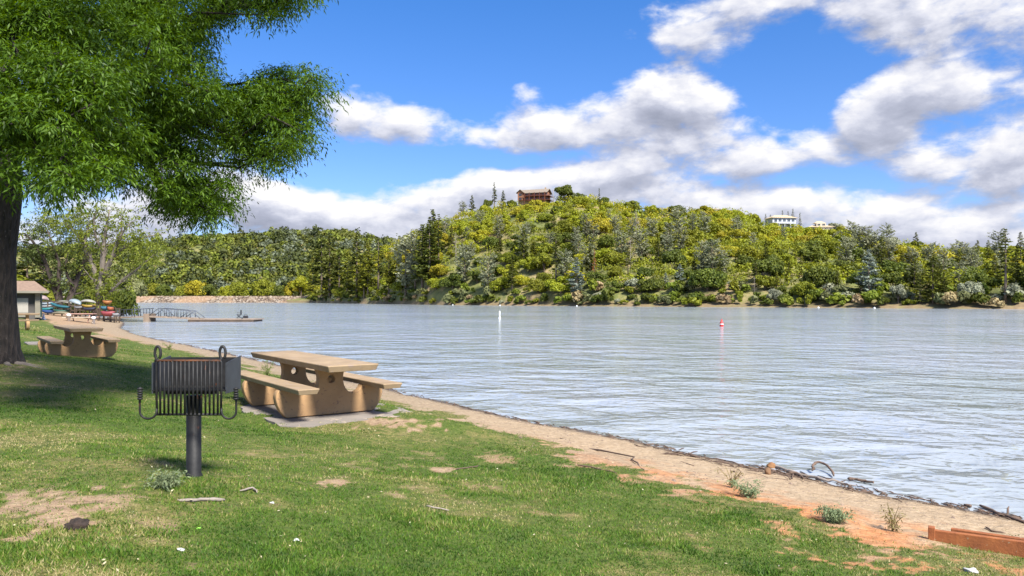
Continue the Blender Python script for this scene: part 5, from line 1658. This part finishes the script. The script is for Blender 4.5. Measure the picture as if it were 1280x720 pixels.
def stick(name, pix, r0, r1, m, label, lift=.012, cat='stick', hs=None, group=None):
    pts = []
    for i, (px, py) in enumerate(pix):
        q = on_ground(px, py); q.z = max(q.z, 0) + lift + (hs[i] if hs else 0); pts.append(q)
    fine = [pts[0]]; amp = max((pts[-1] - pts[0]).length * .02, r0 * .5)
    for a_, b_ in zip(pts[:-1], pts[1:]):
        for s in (1, 2, 3): fine.append(a_.lerp(b_, s / 3) + Vector((random.gauss(0, amp), random.gauss(0, amp), random.gauss(0, amp * .3) if s < 3 else 0)))
    pts = fine; o = pts[0].copy(); n = len(pts)
    ob = MB().tube([p - o for p in pts], [(r0 + (r1 - r0) * i / (n - 1)) * random.uniform(.75, 1.2) * (.55 if i in (0, n - 1) else 1) for i in range(n)], 7).build(name, m, loc=o)
    return prop(ob, label, cat, group)


def lump(name, px, py, sx, sy, sz, m, label, cat, seed=1, rough=.35):
    q = on_ground(px, py)
    bm = bmesh.new(); bmesh.ops.create_icosphere(bm, subdivisions=3, radius=1)
    r = np.random.default_rng(seed)
    ph = r.uniform(0, 6, 9)
    for v in bm.verts:
        k = 1 + rough * (math.sin(3 * v.co.x + ph[0]) * math.sin(2.6 * v.co.y + ph[1]) * .6 + .5 * math.sin(5 * v.co.z + ph[2] + 3 * v.co.x))
        k *= 1 + (r.uniform(-.28, .28) if cat == 'pine cone' else r.uniform(-.06, .06))
        v.co = Vector((v.co.x * sx * k, v.co.y * sy * k, v.co.z * sz * k))
    me = bpy.data.meshes.new(name); bm.to_mesh(me); bm.free()
    for p_ in me.polygons: p_.use_smooth = True
    o = link(name, me, m, loc=(q.x, q.y, max(q.z, 0) + sz * .35)); return prop(o, label, cat)


# timber edging, lower right
a = on_ground(1161, 674); b_ = on_ground(1300, 701)
e = empty('landscape_timber', a, 0, 'rust-orange timber edging board standing between grass and sand', 'timber')
dv = (b_ - a); dv.z = 0; L = dv.length + .5; an = math.atan2(dv.y, dv.x)
e.rotation_euler = (0, 0, an)
H = 14.5 / FPX * a.y
mb = MB(); mb.box((L / 2, 0, H / 2 - .06), (L, .045, H + .10), bev=.006); mb.build('board', M_RUSTT, e)
mb = MB(); mb.box((.02, .005, H / 2 - .05), (.05, .07, H + .12), bev=.005); mb.build('end_stake', M_RUSTT, e)
mb = MB(); mb.box((.42, .16, H - .06), (.52, .05, .07), R(-4), bev=.005); mb.build('back_board', M_RUSTT, e)
lump('rock', 1266, 689, .055, .045, .05, M_ROCK, 'grey rock lying against the rust-orange timber', 'rock', 3)

stick('driftwood_branch', [(1015, 592), (1016, 589), (1022, 587.5), (1030, 588.5), (1037, 592), (1041, 597.5)], .019, .015, M_DRIFT, 'arched piece of driftwood standing out of the shallow water', .02, 'driftwood', [.02, .07, .09, .08, .05, .01])
stick('driftwood_log', [(1060, 601), (1072, 602.5), (1084, 605), (1092, 607)], .026, .010, M_DRIFT, 'dark jagged driftwood chunk at the tip of the debris line', .03, 'driftwood')
stick('driftwood_branch', [(962, 583), (985, 590), (1010, 597), (1040, 603), (1068, 608)], .022, .012, M_DRIFTG, 'long grey driftwood pole in the debris line', .02, 'driftwood')
stick('driftwood_branch', [(985, 592), (998, 594), (1006, 600)], .03, .012, M_DRIFT, 'short thick dark driftwood behind the arched piece', .02, 'driftwood')
stick('driftwood_branch', [(1225, 634), (1250, 644), (1283, 656)], .022, .014, M_DRIFT, 'long brown stick on the sand at the right picture edge', .02, 'driftwood')
stick('driftwood_branch', [(1205, 633.5), (1215, 636)], .025, .012, M_DRIFT, 'short dark stick at the waterline near the right edge', .02, 'driftwood')
stick('driftwood_branch', [(1232, 660), (1240, 665), (1257, 668)], .010, .006, M_DRIFT, 'thin curved twig on the sand behind the timber', .01, 'stick')
stick('driftwood_branch', [(1259, 646), (1261, 641)], .016, .008, M_DRIFT, 'stub poking out of the shallow water at the right edge', .02, 'driftwood', [0, .05])
lump('wood_block', 964, 584.5, .065, .05, .05, simple('orange_brown_wood', (.27, .135, .055), (.18, .085, .035), 6, .85), 'orange-brown block of wood on the debris line', 'driftwood', 5, .15)
lump('wood_stub', 960, 592.5, .04, .04, .06, simple('brown_stub', (.22, .12, .06), (.14, .08, .04), 6, .85), 'brown stub just below the orange-brown wood block', 'driftwood', 6, .2)
lump('pine_cone', 97, 660.5, .062, .045, .038, simple('cone_brown', (.085, .055, .042), (.028, .02, .016), 40, .9, .9, 0, 2, .02), 'dark brown pine cone lying on the lawn at lower left', 'pine cone', 8, .1)
stick('fallen_branch', [(222, 627), (240, 627.5), (258, 626), (283, 626.5)], .008, .012, M_DRIFTG, 'pale fallen branch on the lawn right of the grill weed', .012)
stick('fallen_branch', [(300, 616), (316, 612), (322, 618)], .006, .008, M_DRIFTG, 'short pale twig right of the fallen branch', .015)
stick('fallen_branch', [(533, 634), (548, 637), (562, 640)], .007, .005, M_DRIFTG, 'thin pale twig in the middle of the lawn', .012)
stick('fallen_branch', [(570, 588), (590, 585), (598, 583)], .008, .005, M_DRIFT, 'dark twig beside the small bare patch', .012)
stick('fallen_branch', [(722, 582), (745, 586), (772, 592)], .010, .006, M_DRIFT, 'thin brown root line at the grass edge', .008)
stick('driftwood_branch', [(700, 548), (740, 562), (790, 577), (815, 589)], .013, .008, M_DRIFT, 'long dark stick line along the upper beach', .006, 'driftwood')
M_PAPER = simple('white_scrap', (.52, .52, .50), (.4, .4, .39), 9, .9)
for i, (px, py, s, lab) in enumerate([(1214, 715, .05, 'crumpled white scrap in the grass in front of the timber'), (370, 676, .018, 'white scrap on the lawn below the grill, to its right'), (226, 688, .02, 'pale grey scrap near the bottom edge, left of centre'), (340, 629, .016, 'white scrap right of the pale fallen branch'), (248, 661, .012, 'tiny lime-green scrap on the lawn')]):
    m_ = M_PAPER if i != 4 else simple('lime_scrap', (.35, .8, .10), (.3, .7, .08), 9, .7)
    lump('litter_scrap', px, py, s, s * .7, s * .45, m_, lab, 'litter', 20 + i, .5)


def weed(px, py, h, w, n, m, label, leafy=1.0, stems=10, seed=0):
    r = np.random.default_rng(seed); q = on_ground(px, py)
    e = empty('weed', q, 0, label, 'weed')
    mb = MB(); cl = []
    for i in range(stems):
        a = r.uniform(0, 6.28); L = h * r.uniform(.5, 1.1); s = w * r.uniform(.3, 1.)
        p1 = Vector((math.cos(a) * s * .4, math.sin(a) * s * .4, L * .6)); p2 = Vector((math.cos(a) * s, math.sin(a) * s, L))
        mb.tube([(0, 0, 0), p1, p2], [.004, .003, .0015], 5, False)
        for k in range(n): 
            f = r.uniform(.1, 1); c = Vector((0, 0, 0)).lerp(p1, f * 2) if f < .5 else p1.lerp(p2, f * 2 - 1)
            cl.append((tuple(c), .05))
    mb.build('stem', m, e)
    if leafy > 0: leaf_clumps('leaves', cl, 11 * 55 * leafy, m, e, .035, .010, .5, .1, 5, seed)


M_WEEDG = foliage('weed_grey_green', (.12, .16, .08), (.26, .32, .17), .35, 6)
M_WEEDT = foliage('weed_tan', (.18, .15, .06), (.34, .28, .13), .3, 6)
M_WEEDL = foliage('weed_lime', (.08, .13, .015), (.2, .28, .04), .35, 6)
weed(206, 610, .10, .17, 4, M_WEEDG, 'grey-green leafy weed left of the grill post', .07, 11, 1)
weed(936, 622, .16, .20, 4, M_WEEDG, 'sprawling grey-green weed on the sand', .14, 12, 2)
weed(915, 610, .22, .16, 1, M_WEEDT, 'dry tan weed stalks beside the sprawling grey-green weed', .05, 12, 3)
weed(1042, 653, .13, .16, 6, M_WEEDG, 'dense green weed tuft on the sand left of the timber', .16, 14, 4)
weed(1116, 664, .24, .10, 2, M_WEEDT, 'spindly dry weed just left of the timber', .04, 9, 5)
weed(334, 470, .45, .25, 4, M_WEEDL, 'light green weed at the beach edge behind the table bench', .35, 9, 6)
weed(212, 437, .30, .35, 4, M_WEEDL, 'lime-green weed at the beach edge above the grill', .4, 9, 7)

# uncounted debris along the waterline, leaf bits on the lawn
r = np.random.default_rng(77)
mb = MB()
i = 0
while i < 640:
    k = r.integers(4, 18); f = r.random(); a = SHORE[k]; b2 = SHORE[k + 1]
    p = a + (b2 - a) * f; nrm = np.array([-(b2 - a)[1], (b2 - a)[0]]); nrm = nrm / np.linalg.norm(nrm)
    dens = 1.0 if k < 10 else .7
    boost = math.exp(-((p[0] - 3.4) / .9) ** 2)
    s = abs(r.normal(0, .12 + .28 * boost)) - .05
    q = p + nrm * (s + .10 * (vnoise(np.array([p[0] * 3]), np.array([p[1] * 3]))[0] - .5))
    sd0 = float(shore_dist(np.array([q[0]]), np.array([q[1]]))[0])
    if sd0 < -.12: continue
    z = max(gz(*q), 0) + .006; sz = 1 + q[1] * .03
    an = math.atan2((b2 - a)[1], (b2 - a)[0]) + r.normal(0, .5); L = r.uniform(.02, .13 + .16 * boost) * sz
    dx, dy = math.cos(an) * L, math.sin(an) * L; rad = r.uniform(.002, .007) * sz * (1.6 if r.random() < .12 else 1)
    mb.tube([(q[0], q[1], z), (q[0] + dx / 2, q[1] + dy / 2, z + r.uniform(.0, .02)), (q[0] + dx, q[1] + dy, z + .004)], [rad, rad, rad * .5], 4)
    i += 1
prop(mb.build('driftwood_debris', M_DRIFT), 'line of small twigs and bark bits washed up along the waterline', 'debris', kind='stuff')
mb = []
C = []; Sz = []
while len(C) < 900:
    k = r.integers(4, 17); f = r.random(); a = SHORE[k]; b2 = SHORE[k + 1]; p = a + (b2 - a) * f
    nrm = np.array([-(b2 - a)[1], (b2 - a)[0]]); nrm = nrm / np.linalg.norm(nrm); q = p + nrm * r.uniform(.1, 2.6) ** 1.1
    if float(shore_dist(np.array([q[0]]), np.array([q[1]]))[0]) < .05: continue
    C.append((q[0], q[1], gz(*q))); Sz.append(r.uniform(.004, .012) * (1 + q[1] * .05) * (2.2 if r.random() < .06 else 1))
oc = np.array([(1, 0, 0), (-1, 0, 0), (0, 1, 0), (0, -1, 0), (0, 0, .6), (0, 0, -.6)], float)
V = (np.array(C)[:, None, :] + oc[None] * np.array(Sz)[:, None, None] * r.uniform(.6, 1.3, (len(C), 6, 1))).reshape(-1, 3)
tri = np.array([(0, 2, 4), (2, 1, 4), (1, 3, 4), (3, 0, 4), (2, 0, 5), (1, 2, 5), (3, 1, 5), (0, 3, 5)])
F = (np.arange(len(C))[:, None, None] * 6 + tri[None]).reshape(-1, 3)
prop(link('pebbles', mesh_np('pebbles', V, [F]), simple('pebble_stone', (.30, .22, .16), (.12, .085, .065), 1.7, .9)), 'small dark pebbles and crumbs strewn over the sandy beach', 'pebbles', kind='stuff')
C = []
while len(C) < 260:
    d = 3.2 * (24 / 3.2) ** r.random(); x = d * r.uniform(-.7, .7)
    if float(shore_dist(np.array([x]), np.array([d]))[0]) < 2.2: continue
    C.append((x, d, gz(x, d) + .022))
C = np.array(C)
V, F = quads(C, np.tile([0, 0, 1.], (len(C), 1)) + r.normal(0, .5, (len(C), 3)), r.uniform(.004, .010, len(C)) * (1 + C[:, 1] / 16), .6)
prop(link('fallen_leaves', mesh_np('fallen_leaves', V, [F]), simple('pale_leaf_bits', (.50, .46, .32), (.34, .27, .15), 2.5, .8)), 'pale fallen leaf and petal bits scattered over the lawn', 'leaf litter', kind='stuff')
